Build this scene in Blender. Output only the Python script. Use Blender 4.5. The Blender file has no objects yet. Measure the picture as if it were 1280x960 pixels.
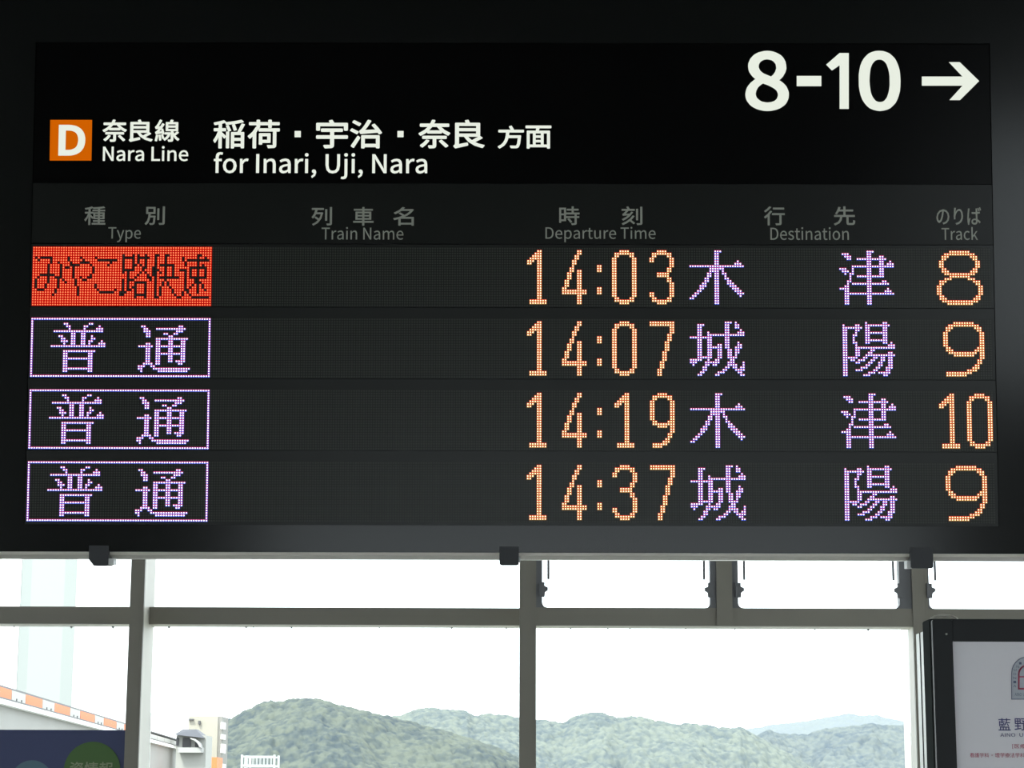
import bpy, bmesh, math, random
import numpy as np
from mathutils import Vector, Matrix

# ------------------------------------------------------------------ camera
F_PX = 2700.0
PITCH, ROLL = math.radians(11.0), math.radians(0.2)
EYE = Vector((0, 0, 1.6))
FWD = Vector((0, math.cos(PITCH), math.sin(PITCH)))
UP0 = Vector((0, -math.sin(PITCH), math.cos(PITCH)))
RT0 = Vector((1, 0, 0))
CX = RT0 * math.cos(ROLL) + UP0 * math.sin(ROLL)
CY = -RT0 * math.sin(ROLL) + UP0 * math.cos(ROLL)
S = bpy.context.scene
COL = S.collection
cam = bpy.data.objects.new('camera', bpy.data.cameras.new('camera'))
COL.objects.link(cam)
cam.matrix_world = Matrix(((CX.x, CY.x, -FWD.x, EYE.x), (CX.y, CY.y, -FWD.y, EYE.y),
                           (CX.z, CY.z, -FWD.z, EYE.z), (0, 0, 0, 1)))
cam.data.sensor_width = 36
cam.data.lens = 36 * F_PX / 1280
cam.data.clip_start, cam.data.clip_end = 0.05, 20000
S.camera = cam
# ------------------------------------------------------------------ sky, sun, exposure
w = bpy.data.worlds.new('overcast_sky'); S.world = w; w.use_nodes = True
bg = w.node_tree.nodes['Background']
bg.inputs[0].default_value = (0.88, 0.94, 1.0, 1); bg.inputs[1].default_value = 4.0
sun = bpy.data.objects.new('sun', bpy.data.lights.new('sun', 'SUN'))
sun.data.energy = 7.0; sun.data.angle = math.radians(12); sun.data.color = (1, 0.97, 0.9)
sun.rotation_euler = (math.radians(36), 0, math.radians(-28)); COL.objects.link(sun)
S.view_settings.view_transform = 'Standard'; S.view_settings.look = 'None'
S.view_settings.exposure = 0; S.view_settings.gamma = 1; S.view_settings.use_curve_mapping = False
S.cycles.use_denoising = True
S.cycles.max_bounces = 8; S.cycles.diffuse_bounces = 5; S.cycles.transparent_max_bounces = 16
S.cycles.caustics_reflective = False; S.cycles.caustics_refractive = False
S.cycles.sample_clamp_indirect = 4

# ------------------------------------------------------------------ helpers
def ray(px, py):
    dx, dy = px - 640, py - 480
    return (CX * dx - CY * dy + FWD * F_PX)
def at(px, py, Y):                      # the point on the upright plane y = Y seen at a pixel
    d = ray(px, py); return EYE + d * ((Y - EYE.y) / d.y)
def tag(o, label=None, cat=None, group=None, kind=None):
    if label: o['label'] = label
    if cat: o['category'] = cat
    if group: o['group'] = group
    if kind: o['kind'] = kind
    return o
def empty(name, loc=(0, 0, 0), mat=None):
    o = bpy.data.objects.new(name, None); COL.objects.link(o)
    if mat is not None: o.matrix_world = mat
    else: o.location = loc
    return o
class MB:
    def __init__(s): s.v = []; s.f = []; s.m = []
    def quad(s, a, b, c, d, m=0):
        n = len(s.v); s.v += [tuple(a), tuple(b), tuple(c), tuple(d)]; s.f.append((n, n+1, n+2, n+3)); s.m.append(m)
    def box(s, x0, x1, y0, y1, z0, z1, m=0):
        x0, x1 = min(x0, x1), max(x0, x1); y0, y1 = min(y0, y1), max(y0, y1); z0, z1 = min(z0, z1), max(z0, z1)
        n = len(s.v)
        s.v += [(x0,y0,z0),(x1,y0,z0),(x1,y1,z0),(x0,y1,z0),(x0,y0,z1),(x1,y0,z1),(x1,y1,z1),(x0,y1,z1)]
        for q in ((0,3,2,1),(4,5,6,7),(0,1,5,4),(1,2,6,5),(2,3,7,6),(3,0,4,7)):
            s.f.append(tuple(n+i for i in q)); s.m.append(m)
        return s
    def prism(s, pts, lo, hi, axis=2, m=0):     # convex/concave outline in two axes, run along the third
        n = len(s.v); k = len(pts)
        def P(p, t):
            q = list(p); q.insert(axis, t); return tuple(q)
        s.v += [P(p, lo) for p in pts] + [P(p, hi) for p in pts]
        s.f.append(tuple(n+i for i in range(k))[::-1]); s.m.append(m)
        s.f.append(tuple(n+k+i for i in range(k))); s.m.append(m)
        for i in range(k):
            j = (i+1) % k; s.f.append((n+i, n+j, n+k+j, n+k+i)); s.m.append(m)
        return s
    def rod(s, a, b, r, seg=8, m=0):
        a, b = Vector(a), Vector(b); d = (b-a).normalized()
        u = d.orthogonal().normalized(); v = d.cross(u); n = len(s.v)
        for p in (a, b):
            for i in range(seg):
                t = 2*math.pi*i/seg; s.v.append(tuple(p + u*r*math.cos(t) + v*r*math.sin(t)))
        for i in range(seg):
            j = (i+1) % seg; s.f.append((n+i, n+j, n+seg+j, n+seg+i)); s.m.append(m)
        s.f.append(tuple(n+i for i in range(seg))[::-1]); s.m.append(m)
        s.f.append(tuple(n+seg+i for i in range(seg))); s.m.append(m)
        return s
    def mesh(s, name, mats):
        me = bpy.data.meshes.new(name); me.from_pydata(s.v, [], s.f)
        for m in (mats if isinstance(mats, (list, tuple)) else [mats]): me.materials.append(m)
        me.polygons.foreach_set('material_index', s.m); me.update(); return me
    def build(s, name, mats, parent=None, bevel=0):
        me = s.mesh(name, mats)
        bm = bmesh.new(); bm.from_mesh(me); bmesh.ops.recalc_face_normals(bm, faces=bm.faces)
        if bevel: bmesh.ops.bevel(bm, geom=list(bm.edges), offset=bevel, segments=2, affect='EDGES', clamp_overlap=True)
        bm.to_mesh(me); bm.free()
        return link(name, me, parent)
def link(name, me, parent=None):
    o = bpy.data.objects.new(name, me); COL.objects.link(o)
    if parent is not None:
        o.parent = parent
    return o

def mat(name, col, rough=0.5, metal=0.0, spec=0.5, noise=None, bump=None, emit=None, estr=1.0, scale=10.0):
    m = bpy.data.materials.new(name); m.use_nodes = True
    nt = m.node_tree; b = nt.nodes['Principled BSDF']
    b.inputs['Base Color'].default_value = (*col, 1); b.inputs['Roughness'].default_value = rough
    b.inputs['Metallic'].default_value = metal; b.inputs['Specular IOR Level'].default_value = spec
    if emit:
        b.inputs['Emission Color'].default_value = (*emit, 1); b.inputs['Emission Strength'].default_value = estr
    if noise or bump:
        tc = nt.nodes.new('ShaderNodeTexCoord'); n = nt.nodes.new('ShaderNodeTexNoise')
        n.inputs['Scale'].default_value = scale; n.inputs['Detail'].default_value = 6
        nt.links.new(tc.outputs['Object'], n.inputs['Vector'])
        if noise:
            r = nt.nodes.new('ShaderNodeMapRange'); r.inputs[3].default_value = 1-noise; r.inputs[4].default_value = 1+noise
            nt.links.new(n.outputs['Fac'], r.inputs[0])
            mx = nt.nodes.new('ShaderNodeVectorMath'); mx.operation = 'SCALE'; mx.inputs[0].default_value = col
            nt.links.new(r.outputs[0], mx.inputs['Scale']); nt.links.new(mx.outputs[0], b.inputs['Base Color'])
        if bump:
            bp = nt.nodes.new('ShaderNodeBump'); bp.inputs['Strength'].default_value = bump; bp.inputs['Distance'].default_value = 0.01
            nt.links.new(n.outputs['Fac'], bp.inputs['Height']); nt.links.new(bp.outputs[0], b.inputs['Normal'])
    return m
def emis(name, col, st=1.0):
    m = bpy.data.materials.new(name); m.use_nodes = True; nt = m.node_tree; nt.nodes.clear()
    e = nt.nodes.new('ShaderNodeEmission'); e.inputs[0].default_value = (*col, 1); e.inputs[1].default_value = st
    o = nt.nodes.new('ShaderNodeOutputMaterial'); nt.links.new(e.outputs[0], o.inputs[0]); return m
def s2l(*c):
    return tuple((x/255/12.92 if x/255 <= 0.04045 else ((x/255+0.055)/1.055)**2.4) for x in c)
def glass_mat():
    m = bpy.data.materials.new('window_glass'); m.use_nodes = True; nt = m.node_tree; nt.nodes.clear()
    t = nt.nodes.new('ShaderNodeBsdfTransparent'); t.inputs[0].default_value = (0.95, 0.97, 0.96, 1)
    g = nt.nodes.new('ShaderNodeBsdfGlossy'); g.inputs['Roughness'].default_value = 0.02
    f = nt.nodes.new('ShaderNodeFresnel'); f.inputs[0].default_value = 1.12
    d = nt.nodes.new('ShaderNodeBsdfDiffuse'); d.inputs[0].default_value = (0.35, 0.34, 0.3, 1)
    tc = nt.nodes.new('ShaderNodeTexCoord'); n = nt.nodes.new('ShaderNodeTexNoise'); n.inputs['Scale'].default_value = 38
    n.inputs['Detail'].default_value = 3
    r = nt.nodes.new('ShaderNodeMapRange'); r.inputs[1].default_value = 0.73; r.inputs[2].default_value = 0.80
    r.inputs[3].default_value = 0.004; r.inputs[4].default_value = 0.03
    mx = nt.nodes.new('ShaderNodeMixShader'); m2 = nt.nodes.new('ShaderNodeMixShader'); o = nt.nodes.new('ShaderNodeOutputMaterial')
    L = nt.links.new
    L(f.outputs[0], mx.inputs[0]); L(t.outputs[0], mx.inputs[1]); L(g.outputs[0], mx.inputs[2])
    L(tc.outputs['Object'], n.inputs['Vector']); L(n.outputs['Fac'], r.inputs[0]); L(r.outputs[0], m2.inputs[0])
    L(mx.outputs[0], m2.inputs[1]); L(d.outputs[0], m2.inputs[2]); L(m2.outputs[0], o.inputs[0])
    return m

M = dict(
    frame=mat('bronze_frame', (0.26, 0.24, 0.20), 0.5, 0.1, noise=0.06, scale=6),
    frame_dark=mat('dark_sash_metal', (0.17, 0.17, 0.178), 0.5, 0.1),
    frame_lit=mat('daylit_frame_faces', (0.82, 0.79, 0.70), 0.5),  # frame faces turned to the daylight, its brightness put into the colour
    glass=glass_mat(),
    housing=mat('board_housing', (0.0035, 0.004, 0.0038), 0.14, spec=.26, noise=0.05, scale=3),
    sign=mat('black_acrylic', (0.001, 0.001, 0.001), 0.2, spec=.08),
    header=mat('header_panel', (0.0065, 0.0072, 0.006), 0.24, spec=.2),
    led_face=mat('led_panel_face', (0.0075, 0.0085, 0.0068), 0.26, spec=.27),
    led_off=mat('unlit_led_lens', (0.026, 0.029, 0.021), 0.35, spec=.3),
    rail=mat('aluminium_rail', (0.86, 0.81, 0.72), 0.3, 0.5),
    bracket=mat('dark_bracket_metal', (0.014, 0.015, 0.018), 0.45),
    print_grey=mat('grey_print', (0.36, 0.36, 0.30), 0.6),
    sign_white=emis('backlit_white', s2l(233, 239, 226)),
    sign_orange=emis('backlit_orange', s2l(206, 96, 2)),
    gap=mat('panel_gap', (0.002, 0.002, 0.002), 0.8),
    floor=mat('floor_tile', (0.42, 0.41, 0.39), 0.35, noise=0.1, scale=2),
    ceiling=mat('ceiling_panel', (0.10, 0.10, 0.10), 0.8),
    wall=mat('wall_paint', (0.5, 0.5, 0.48), 0.7, noise=0.04, scale=3),
)
def led_mats(tag_, core, top, bottom, body):
    return [emis(tag_+'_lens', body), emis(tag_+'_core', core), emis(tag_+'_top_chip', top), emis(tag_+'_bottom_chip', bottom)]
LW = led_mats('white_led', (2.4, 2.25, 2.8), s2l(225, 40, 120), s2l(40, 100, 240), s2l(100, 62, 150))
LA = led_mats('amber_led', (2.4, 2.05, 1.25), s2l(250, 50, 0), s2l(205, 160, 90), s2l(172, 72, 22))
LR = led_mats('red_led', (1.4, .40, .17), s2l(215, 0, 5), s2l(215, 10, 0), s2l(190, 0, 0))
M['led_off_red'] = M['led_off']

# ------------------------------------------------------------------ glyph outlines for the printed writing
GLYPHS = {
',': (97, [[26,-67,64,-38,77,7,70,34,50,44,33,38,26,22,33,5,50,-1,54,0,44,-28,19,-48]]),
'0': (194, [[97,-5,111,-3,124,1,136,7,146,17,156,29,163,43,169,61,174,81,176,104,177,129,176,155,174,177,169,197,163,214,156,229,146,240,136,250,124,256,111,260,97,261,83,260,70,256,58,250,48,240,39,229,31,214,25,197,21,177,18,155,18,129,18,104,21,81,25,61,31,43,39,29,48,17,58,7,70,1,83,-3],[97,21,89,22,81,25,74,30,68,38,62,47,57,59,53,73,51,89,49,108,48,129,49,150,51,169,53,185,57,199,62,211,68,220,74,227,81,232,89,235,97,236,106,235,114,232,121,227,127,220,133,211,137,199,141,185,144,169,146,150,146,129,146,108,144,89,141,73,137,59,133,47,127,38,121,30,114,25,106,22]]),
'1': (194, [[31,0,172,0,172,27,120,27,120,257,96,257,42,238,42,218,88,218,88,27,31,27]]),
'8': (194, [[98,-5,112,-4,125,-1,137,3,147,8,156,15,164,22,170,31,174,40,177,51,178,62,178,72,176,81,173,89,170,97,165,104,160,110,154,116,148,121,142,125,135,129,140,135,144,139,149,144,154,150,158,156,161,163,165,170,167,177,169,185,169,193,168,204,166,215,162,225,157,234,150,242,142,248,133,253,123,257,111,260,99,261,87,260,76,257,66,254,57,249,49,243,42,235,36,227,32,217,29,207,28,195,29,188,30,180,32,173,35,167,39,161,43,155,47,150,52,145,58,140,63,136,56,131,49,126,43,120,36,114,31,107,26,100,22,92,19,83,17,74,16,64,17,52,20,41,25,32,31,23,39,15,49,8,59,3,71,-1,84,-4],[116,139,107,143,98,147,90,151,82,155,75,160,69,166,64,172,61,179,58,187,57,195,58,203,59,209,62,215,65,221,69,225,74,229,79,232,85,235,91,236,98,237,106,236,113,234,120,232,125,228,130,224,134,218,138,212,140,206,141,199,142,191,142,186,141,180,139,175,138,169,135,164,132,159,129,154,125,149,120,144],[98,19,89,20,81,22,73,24,66,28,60,33,55,38,50,44,47,51,45,59,44,67,45,74,46,81,48,87,51,94,54,100,58,106,63,111,68,116,74,120,80,125,91,120,101,116,111,111,119,106,127,101,134,95,140,89,144,81,147,72,148,63,147,55,145,48,143,42,139,36,134,31,129,27,122,24,115,21,107,20]]),
'A': (213, [[1,0,34,0,59,78,153,78,177,0,211,0,124,257,88,257],[67,104,79,144,105,230,132,144,145,104]]),
'D': (241, [[35,0,101,0,123,1,143,6,161,13,176,22,190,34,200,49,209,65,215,85,219,106,220,129,219,153,215,174,209,193,200,209,189,224,176,235,160,245,142,251,122,255,99,257,35,257],[68,27,68,230,97,230,114,229,129,226,143,221,155,214,165,204,173,193,179,180,183,165,186,148,187,129,186,111,183,94,179,78,173,65,165,54,155,44,143,37,129,31,114,28,97,27]]),
'E': (206, [[35,0,187,0,187,28,68,28,68,121,165,121,165,149,68,149,68,229,183,229,183,257,35,257]]),
'I': (103, [[35,0,68,0,68,257,35,257]]),
'L': (190, [[35,0,180,0,180,28,68,28,68,257,35,257]]),
'N': (253, [[35,0,66,0,66,135,62,215,91,162,185,0,218,0,218,257,187,257,187,123,192,42,162,95,68,257,35,257]]),
'O': (260, [[130,-5,187,12,225,58,239,129,225,200,187,245,130,261,73,245,34,200,20,129,34,58,73,12],[130,24,90,37,63,73,54,129,63,185,90,220,130,233,170,220,197,185,206,129,197,73,170,37]]),
'R': (222, [[68,135,68,230,111,230,145,226,166,212,173,185,166,157,145,140,111,135],[176,0,213,0,147,112,178,126,198,150,205,185,194,227,162,250,116,257,35,257,35,0,68,0,68,109,114,109]]),
'S': (209, [[106,-5,153,5,183,31,194,68,187,100,168,122,141,137,104,153,75,168,62,196,75,223,110,233,142,226,168,209,185,230,152,252,110,261,68,252,39,228,29,193,37,162,57,141,81,127,118,111,148,94,161,65,154,44,136,29,107,24,68,33,36,56,17,33,56,6]]),
'T': (210, [[89,0,121,0,121,229,199,229,199,257,11,257,11,229,89,229]]),
'U': (252, [[126,-5,173,6,206,41,218,106,218,257,187,257,187,105,179,57,157,31,126,24,96,31,75,57,67,105,67,257,34,257,34,106,47,41,79,6]]),
'V': (201, [[82,0,120,0,201,257,168,257,127,118,102,33,76,118,34,257,0,257]]),
'Y': (186, [[77,0,109,0,109,99,186,257,153,257,120,184,94,128,67,184,34,257,0,257,77,99]]),
'[': (118, [[37,-60,106,-60,106,-41,61,-41,61,259,106,259,106,277,37,277]]),
'a': (197, [[76,-5,109,3,139,23,143,0,169,0,169,117,162,158,141,185,103,195,61,187,29,170,41,148,67,162,98,168,122,161,134,144,137,120,71,107,33,84,21,49,28,20,47,2],[85,21,61,28,51,51,59,73,87,89,137,99,137,46,111,28]]),
'c': (179, [[107,-5,140,2,169,19,155,41,134,28,110,22,79,31,59,57,51,95,59,133,80,159,111,168,131,164,149,152,165,173,142,188,110,195,64,183,31,149,18,95,30,41,62,7]]),
'e': (194, [[109,-5,144,1,172,15,160,36,138,25,113,21,81,29,59,52,50,88,178,88,179,106,170,153,145,184,103,195,62,183,31,148,18,95,31,41,63,7],[49,110,59,142,79,163,104,169,129,163,146,143,151,110]]),
'f': (114, [[12,164,37,164,37,0,69,0,69,164,110,164,110,190,69,190,69,220,76,248,96,258,118,252,125,277,93,283,62,276,43,254,37,221,37,190,12,188]]),
'i': (96, [[32,0,64,0,64,190,32,190],[48,229,64,235,70,251,64,266,48,271,33,266,27,251,33,235]]),
'j': (96, [[12,-85,43,-77,59,-55,64,-22,64,190,33,190,33,-22,28,-49,9,-59,-9,-56,-15,-80],[48,229,64,235,70,251,64,266,48,271,33,266,27,251,33,235]]),
'k': (193, [[32,0,64,0,64,50,99,92,155,0,190,0,118,113,181,190,146,190,65,90,64,279,32,279]]),
'm': (324, [[32,0,64,0,64,138,89,160,112,167,132,162,144,145,147,116,147,0,179,0,179,138,204,160,227,167,247,162,259,145,263,116,263,0,294,0,294,120,288,161,269,186,237,195,204,185,174,159,156,185,121,195,90,186,62,162,58,190,32,190]]),
'n': (214, [[32,0,64,0,64,138,90,160,116,167,137,162,149,145,152,116,152,0,184,0,184,120,178,161,159,186,126,195,91,186,62,162,58,190,32,190]]),
'o': (212, [[106,-5,150,7,182,41,194,95,182,149,150,183,106,195,63,183,31,149,18,95,31,41,63,7],[106,22,77,31,58,57,51,95,58,133,77,159,106,168,135,159,154,133,161,95,154,57,135,31]]),
'p': (217, [[32,-80,64,-80,64,-16,63,18,90,1,116,-5,157,8,187,42,199,98,190,149,164,183,123,195,91,187,62,168,58,190,32,190],[111,22,89,27,64,42,64,142,91,161,115,168,144,159,160,135,165,98,158,57,139,31]]),
'r': (136, [[32,0,64,0,64,122,87,156,112,166,131,163,137,191,116,195,86,184,62,155,58,190,32,190]]),
's': (164, [[82,-5,120,3,143,24,151,52,142,81,120,98,93,110,65,122,52,143,61,162,88,170,111,165,131,153,146,173,120,189,87,195,52,188,29,168,22,141,30,115,51,97,77,86,107,72,120,50,111,29,83,20,53,27,27,43,11,22,43,3]]),
't': (132, [[92,-5,127,2,121,27,99,21,76,31,70,58,70,164,121,164,121,190,70,190,70,244,43,244,40,190,9,188,9,164,38,164,38,59,43,25,60,3]]),
'u': (213, [[88,-5,122,5,151,30,154,0,181,0,181,190,149,190,149,55,124,31,97,23,77,28,65,45,62,74,62,190,29,190,29,70,36,29,55,4]]),
'y': (182, [[35,-82,68,-73,91,-50,106,-16,178,190,147,190,112,85,97,31,76,85,38,190,5,190,81,0,77,-15,60,-44,34,-56,19,-53,13,-78]]),
'の': (350, [[167,225,147,130,120,67,94,48,78,54,64,75,58,111,71,160,109,202],[196,225,246,208,278,172,289,124,276,72,243,37,200,20,170,15,187,-11,258,12,302,58,318,123,301,188,255,234,184,251,106,231,51,180,31,109,40,59,63,27,93,15,124,28,151,64,175,124]]),
'ば': (350, [[81,264,50,266,48,241,38,176,32,94,36,30,45,-17,70,-15,69,-3,70,13,95,90,81,102,61,50,57,99,64,172,75,240],[284,277,267,272,287,222,305,229],[319,288,302,283,322,234,340,240],[228,61,229,49,225,29,213,16,190,11,160,18,148,38,160,59,192,67],[254,266,222,266,224,244,224,201,190,200,131,203,131,177,190,175,224,175,227,85,195,88,156,81,131,62,123,36,131,9,156,-9,195,-15,232,-7,251,14,256,42,256,49,309,8,324,32,293,56,255,77,251,177,311,183,311,210,251,202,251,245]]),
'り': (350, [[119,276,88,277,85,247,74,134,78,78,105,81,104,124,119,172,151,215,193,233,224,221,242,187,249,138,244,99,230,68,209,44,182,27,150,15,113,8,130,-18,171,-7,206,8,236,30,258,58,272,94,277,138,267,202,239,244,197,258,156,246,123,215,102,179]]),
'・': (350, [[175,170,149,159,138,133,149,107,175,96,201,107,212,133,201,159]]),
'作': (350, [[184,290,151,215,107,155,127,137,177,210,201,210,201,-28,228,-28,228,57,333,57,333,82,228,82,228,136,329,136,329,160,228,160,228,210,337,210,337,236,190,236,209,283],[100,293,62,216,13,153,28,127,63,168,63,-27,89,-27,89,210,125,285]]),
'保': (350, [[158,254,289,254,289,190,158,190],[133,278,133,166,209,166,209,123,107,123,107,98,194,98,150,46,97,8,115,-13,166,27,209,81,209,-28,236,-28,236,82,277,28,325,-13,343,8,293,46,251,98,334,98,334,123,236,123,236,166,315,166,315,278],[97,293,58,217,8,154,23,129,61,174,61,-27,86,-27,86,213,121,285]]),
'健': (350, [[75,294,48,219,12,157,25,130,51,170,51,-27,74,-27,74,218,98,287],[187,265,187,245,231,245,231,218,172,218,172,198,231,198,231,169,187,169,187,150,231,150,231,123,182,123,182,102,231,102,231,75,173,75,173,53,231,53,231,11,254,11,254,53,329,53,329,75,254,75,254,102,317,102,317,123,254,123,254,150,312,150,312,198,337,198,337,218,312,218,312,265,254,265,254,293,231,293,231,265],[254,198,291,198,291,169,254,169],[254,218,254,245,291,245,291,218],[101,136,110,145,149,145,131,62,110,113,91,106,121,39,102,10,78,-11,96,-28,118,-7,137,20,176,-7,221,-20,271,-23,328,-23,337,0,272,0,226,3,183,15,147,41,164,95,174,163,160,167,155,166,130,166,177,262,161,272,154,269,99,269,99,246,145,246,111,178,90,156]]),
'先': (350, [[162,294,162,239,100,239,113,280,86,286,67,227,36,173,58,161,90,214,162,214,162,144,21,144,21,118,113,118,102,65,73,22,16,-8,33,-30,95,6,127,55,140,118,207,118,207,15,210,-8,222,-19,246,-22,296,-22,317,-17,329,3,334,44,310,55,306,12,293,3,249,3,236,5,233,15,233,118,329,118,329,144,188,144,188,214,304,214,304,239,188,239,188,294]]),
'列': (350, [[225,254,225,57,251,57,251,254],[297,292,297,6,295,0,289,-1,246,-1,255,-27,309,-22,320,-12,324,6,324,292],[63,106,117,63,76,20,28,-8,43,-30,110,16,160,89,189,193,173,198,169,197,90,197,105,250,200,250,200,275,21,275,21,250,78,250,54,174,19,114,39,97,62,131,81,173,161,173,148,127,131,86,78,125]]),
'別': (350, [[208,252,208,58,233,58,233,252],[293,287,293,7,291,0,284,-2,231,-2,241,-28,304,-23,316,-13,320,7,320,287],[57,255,147,255,147,187,57,187],[33,278,33,163,72,163,65,98,47,37,12,-11,30,-29,61,7,80,52,91,102,149,102,143,27,136,-1,124,-5,84,-3,91,-27,134,-27,157,-16,167,20,174,114,174,125,94,125,97,163,172,163,172,278]]),
'刻': (350, [[298,290,298,6,296,0,290,-2,242,-2,251,-27,309,-22,320,-13,324,6,324,290],[235,254,235,58,260,58,260,254],[161,202,140,168,69,165,118,227,210,227,210,251,138,251,114,296,90,289,109,251,19,251,19,227,88,227,49,176,29,162,37,138,121,146,76,104,23,72,40,51,96,88,146,137,185,195],[184,136,141,78,85,30,21,-5,37,-27,91,4,140,43,195,-12,214,5,157,59,208,126]]),
'医': (350, [[326,275,33,275,33,-14,334,-14,334,11,59,11,59,250,326,250],[133,243,110,202,79,169,101,155,129,186,184,186,184,142,184,136,79,136,79,112,181,112,167,85,135,58,80,36,96,16,165,49,199,89,285,14,303,32,207,110,208,112,319,112,319,136,210,136,210,142,210,186,303,186,303,209,144,209,158,236]]),
'名': (350, [[92,185,146,142,82,114,16,96,30,71,88,89,88,-28,114,-28,114,-9,271,-9,271,-28,297,-28,297,119,158,119,213,154,260,198,296,250,278,261,273,259,150,259,172,289,142,295,97,243,24,196,43,175,88,203,126,235,257,235,219,192,171,156,112,200],[271,15,114,15,114,95,271,95]]),
'報': (350, [[207,137,209,137,229,86,254,40,232,14,207,-7],[182,278,182,-27,207,-27,207,-16,218,-29,246,-7,270,19,294,-6,322,-26,340,-4,310,15,284,40,311,94,327,154,311,160,306,159,207,159,207,254,294,254,294,210,287,205,242,206,250,182,305,186,316,195,319,210,319,278],[232,137,298,137,286,98,268,62,248,98],[82,294,82,258,27,258,27,236,82,236,82,200,16,200,16,178,169,178,169,200,107,200,107,236,160,236,160,258,107,258,107,294],[40,170,57,128,24,128,24,105,82,105,82,67,16,67,16,44,82,44,82,-27,107,-27,107,44,169,44,169,67,107,67,107,105,162,105,162,128,127,128,151,171,128,178,104,128,60,128,78,134,60,176]]),
'大': (350, [[161,294,156,194,22,194,22,167,152,167,129,101,86,41,15,-6,35,-27,106,20,150,80,175,147,209,73,255,14,316,-27,335,-3,275,37,229,95,197,167,330,167,330,194,184,194,190,294]]),
'奈': (350, [[89,63,60,28,24,-1,45,-18,82,15,114,55],[229,50,297,-19,319,-4,249,63],[151,294,132,249,23,249,23,224,117,224,72,177,9,138,27,118,68,142,102,169,148,224,203,224,249,169,284,142,321,121,339,143,279,176,230,224,327,224,327,249,161,249,179,291],[49,106,49,83,162,83,162,0,155,-6,111,-5,120,-28,174,-25,185,-16,188,0,188,83,301,83,301,106],[249,169,102,169,102,146,249,146]]),
'学': (350, [[161,121,161,96,21,96,21,71,161,71,161,5,159,-1,152,-2,94,-2,106,-27,171,-23,184,-14,188,5,188,71,331,71,331,96,188,96,188,110,235,135,275,164,257,177,252,176,80,176,80,153,222,153],[148,289,175,236,98,236,111,243,77,291,56,281,86,236,28,236,28,166,53,166,53,212,299,212,299,166,325,166,325,236,267,236,301,283,275,292,239,236,182,236,200,243,172,297]]),
'宇': (350, [[25,112,25,86,163,86,163,7,161,1,154,0,96,0,108,-26,173,-22,187,-12,190,7,190,86,326,86,326,112,190,112,190,167,276,167,276,191,72,191,72,167,163,167,163,112],[149,286,163,257,25,257,25,180,51,180,51,232,298,232,298,180,325,180,325,257,194,257,175,293]]),
'工': (350, [[18,25,18,-1,333,-1,333,25,189,25,189,228,315,228,315,255,36,255,36,228,160,228,160,25]]),
'床': (350, [[190,213,190,159,84,159,84,134,178,134,129,67,67,18,86,-2,143,45,190,110,190,-28,217,-28,217,110,265,48,320,1,339,22,278,70,228,134,329,134,329,159,217,159,217,213],[164,289,183,249,41,249,41,159,37,73,11,-13,34,-27,62,65,68,158,68,224,333,224,333,249,214,249,190,296]]),
'情': (350, [[53,294,53,-28,77,-28,77,294],[26,227,20,180,9,137,30,130,45,224],[80,236,99,184,117,193,98,243],[156,74,283,74,283,47,156,47],[156,93,156,120,283,120,283,93],[207,294,207,267,117,267,117,246,207,246,207,224,125,224,125,205,207,205,207,181,106,181,106,160,335,160,335,181,232,181,232,205,316,205,316,224,232,224,232,246,325,246,325,267,232,267,232,294],[132,140,132,-28,156,-28,156,27,283,27,283,2,277,-4,237,-4,245,-27,295,-22,305,-14,308,1,308,140]]),
'方': (350, [[154,286,178,234,24,234,24,208,119,208,117,167,111,126,100,87,82,50,55,18,16,-8,35,-29,89,13,122,66,139,126,265,126,255,39,242,4,225,0,166,2,175,-23,234,-24,251,-21,265,-12,281,32,292,139,293,152,144,152,148,208,328,208,328,234,180,234,205,244,179,296]]),
'時': (350, [[156,73,200,12,223,25,203,55,177,85],[221,294,221,252,147,252,147,229,221,229,221,185,133,185,133,161,267,161,267,121,134,121,134,98,267,98,267,4,260,-3,213,-3,222,-28,279,-23,290,-14,293,3,293,98,334,98,334,121,293,121,293,161,338,161,338,185,247,185,247,229,323,229,323,252,247,252,247,294],[102,146,102,65,51,65,51,146],[102,169,51,169,51,247,102,247],[27,271,27,12,51,12,51,41,127,41,127,271]]),
'業': (350, [[98,207,114,172,38,172,38,150,161,150,161,124,55,124,55,104,161,104,161,78,22,78,22,56,138,56,80,22,13,0,30,-22,100,6,161,47,161,-28,188,-28,188,48,249,5,320,-23,338,0,270,22,211,56,329,56,329,78,188,78,188,104,298,104,298,124,188,124,188,150,315,150,315,172,235,172,257,209,328,209,328,232,273,232,304,283,277,290,250,236,263,232,221,232,221,294,196,294,196,232,154,232,154,294,129,294,129,232,86,232,104,239,74,291,52,283,80,232,23,232,23,209,111,209],[228,209,210,173,213,172,131,172,141,174,124,209]]),
'治': (350, [[36,271,102,232,117,254,51,290],[14,175,79,137,94,158,29,194],[23,-6,46,-23,109,90,90,107],[130,113,130,-28,155,-28,155,-13,281,-13,281,-27,307,-27,307,113],[155,12,155,88,281,88,281,12],[117,141,296,157,308,135,332,148,300,197,258,249,236,237,280,180,150,173,187,226,221,286,194,294,159,229,132,189,108,166]]),
'法': (350, [[33,271,100,232,115,254,48,290],[15,176,79,138,94,160,29,196],[27,-6,49,-23,112,90,93,107],[135,-16,290,7,306,-28,329,-16,304,33,268,84,246,74,278,29,167,16,229,121,328,121,328,146,236,146,236,209,314,209,314,234,236,234,236,294,209,294,209,234,134,234,134,209,209,209,209,146,119,146,119,121,197,121,148,33,126,11]]),
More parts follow.
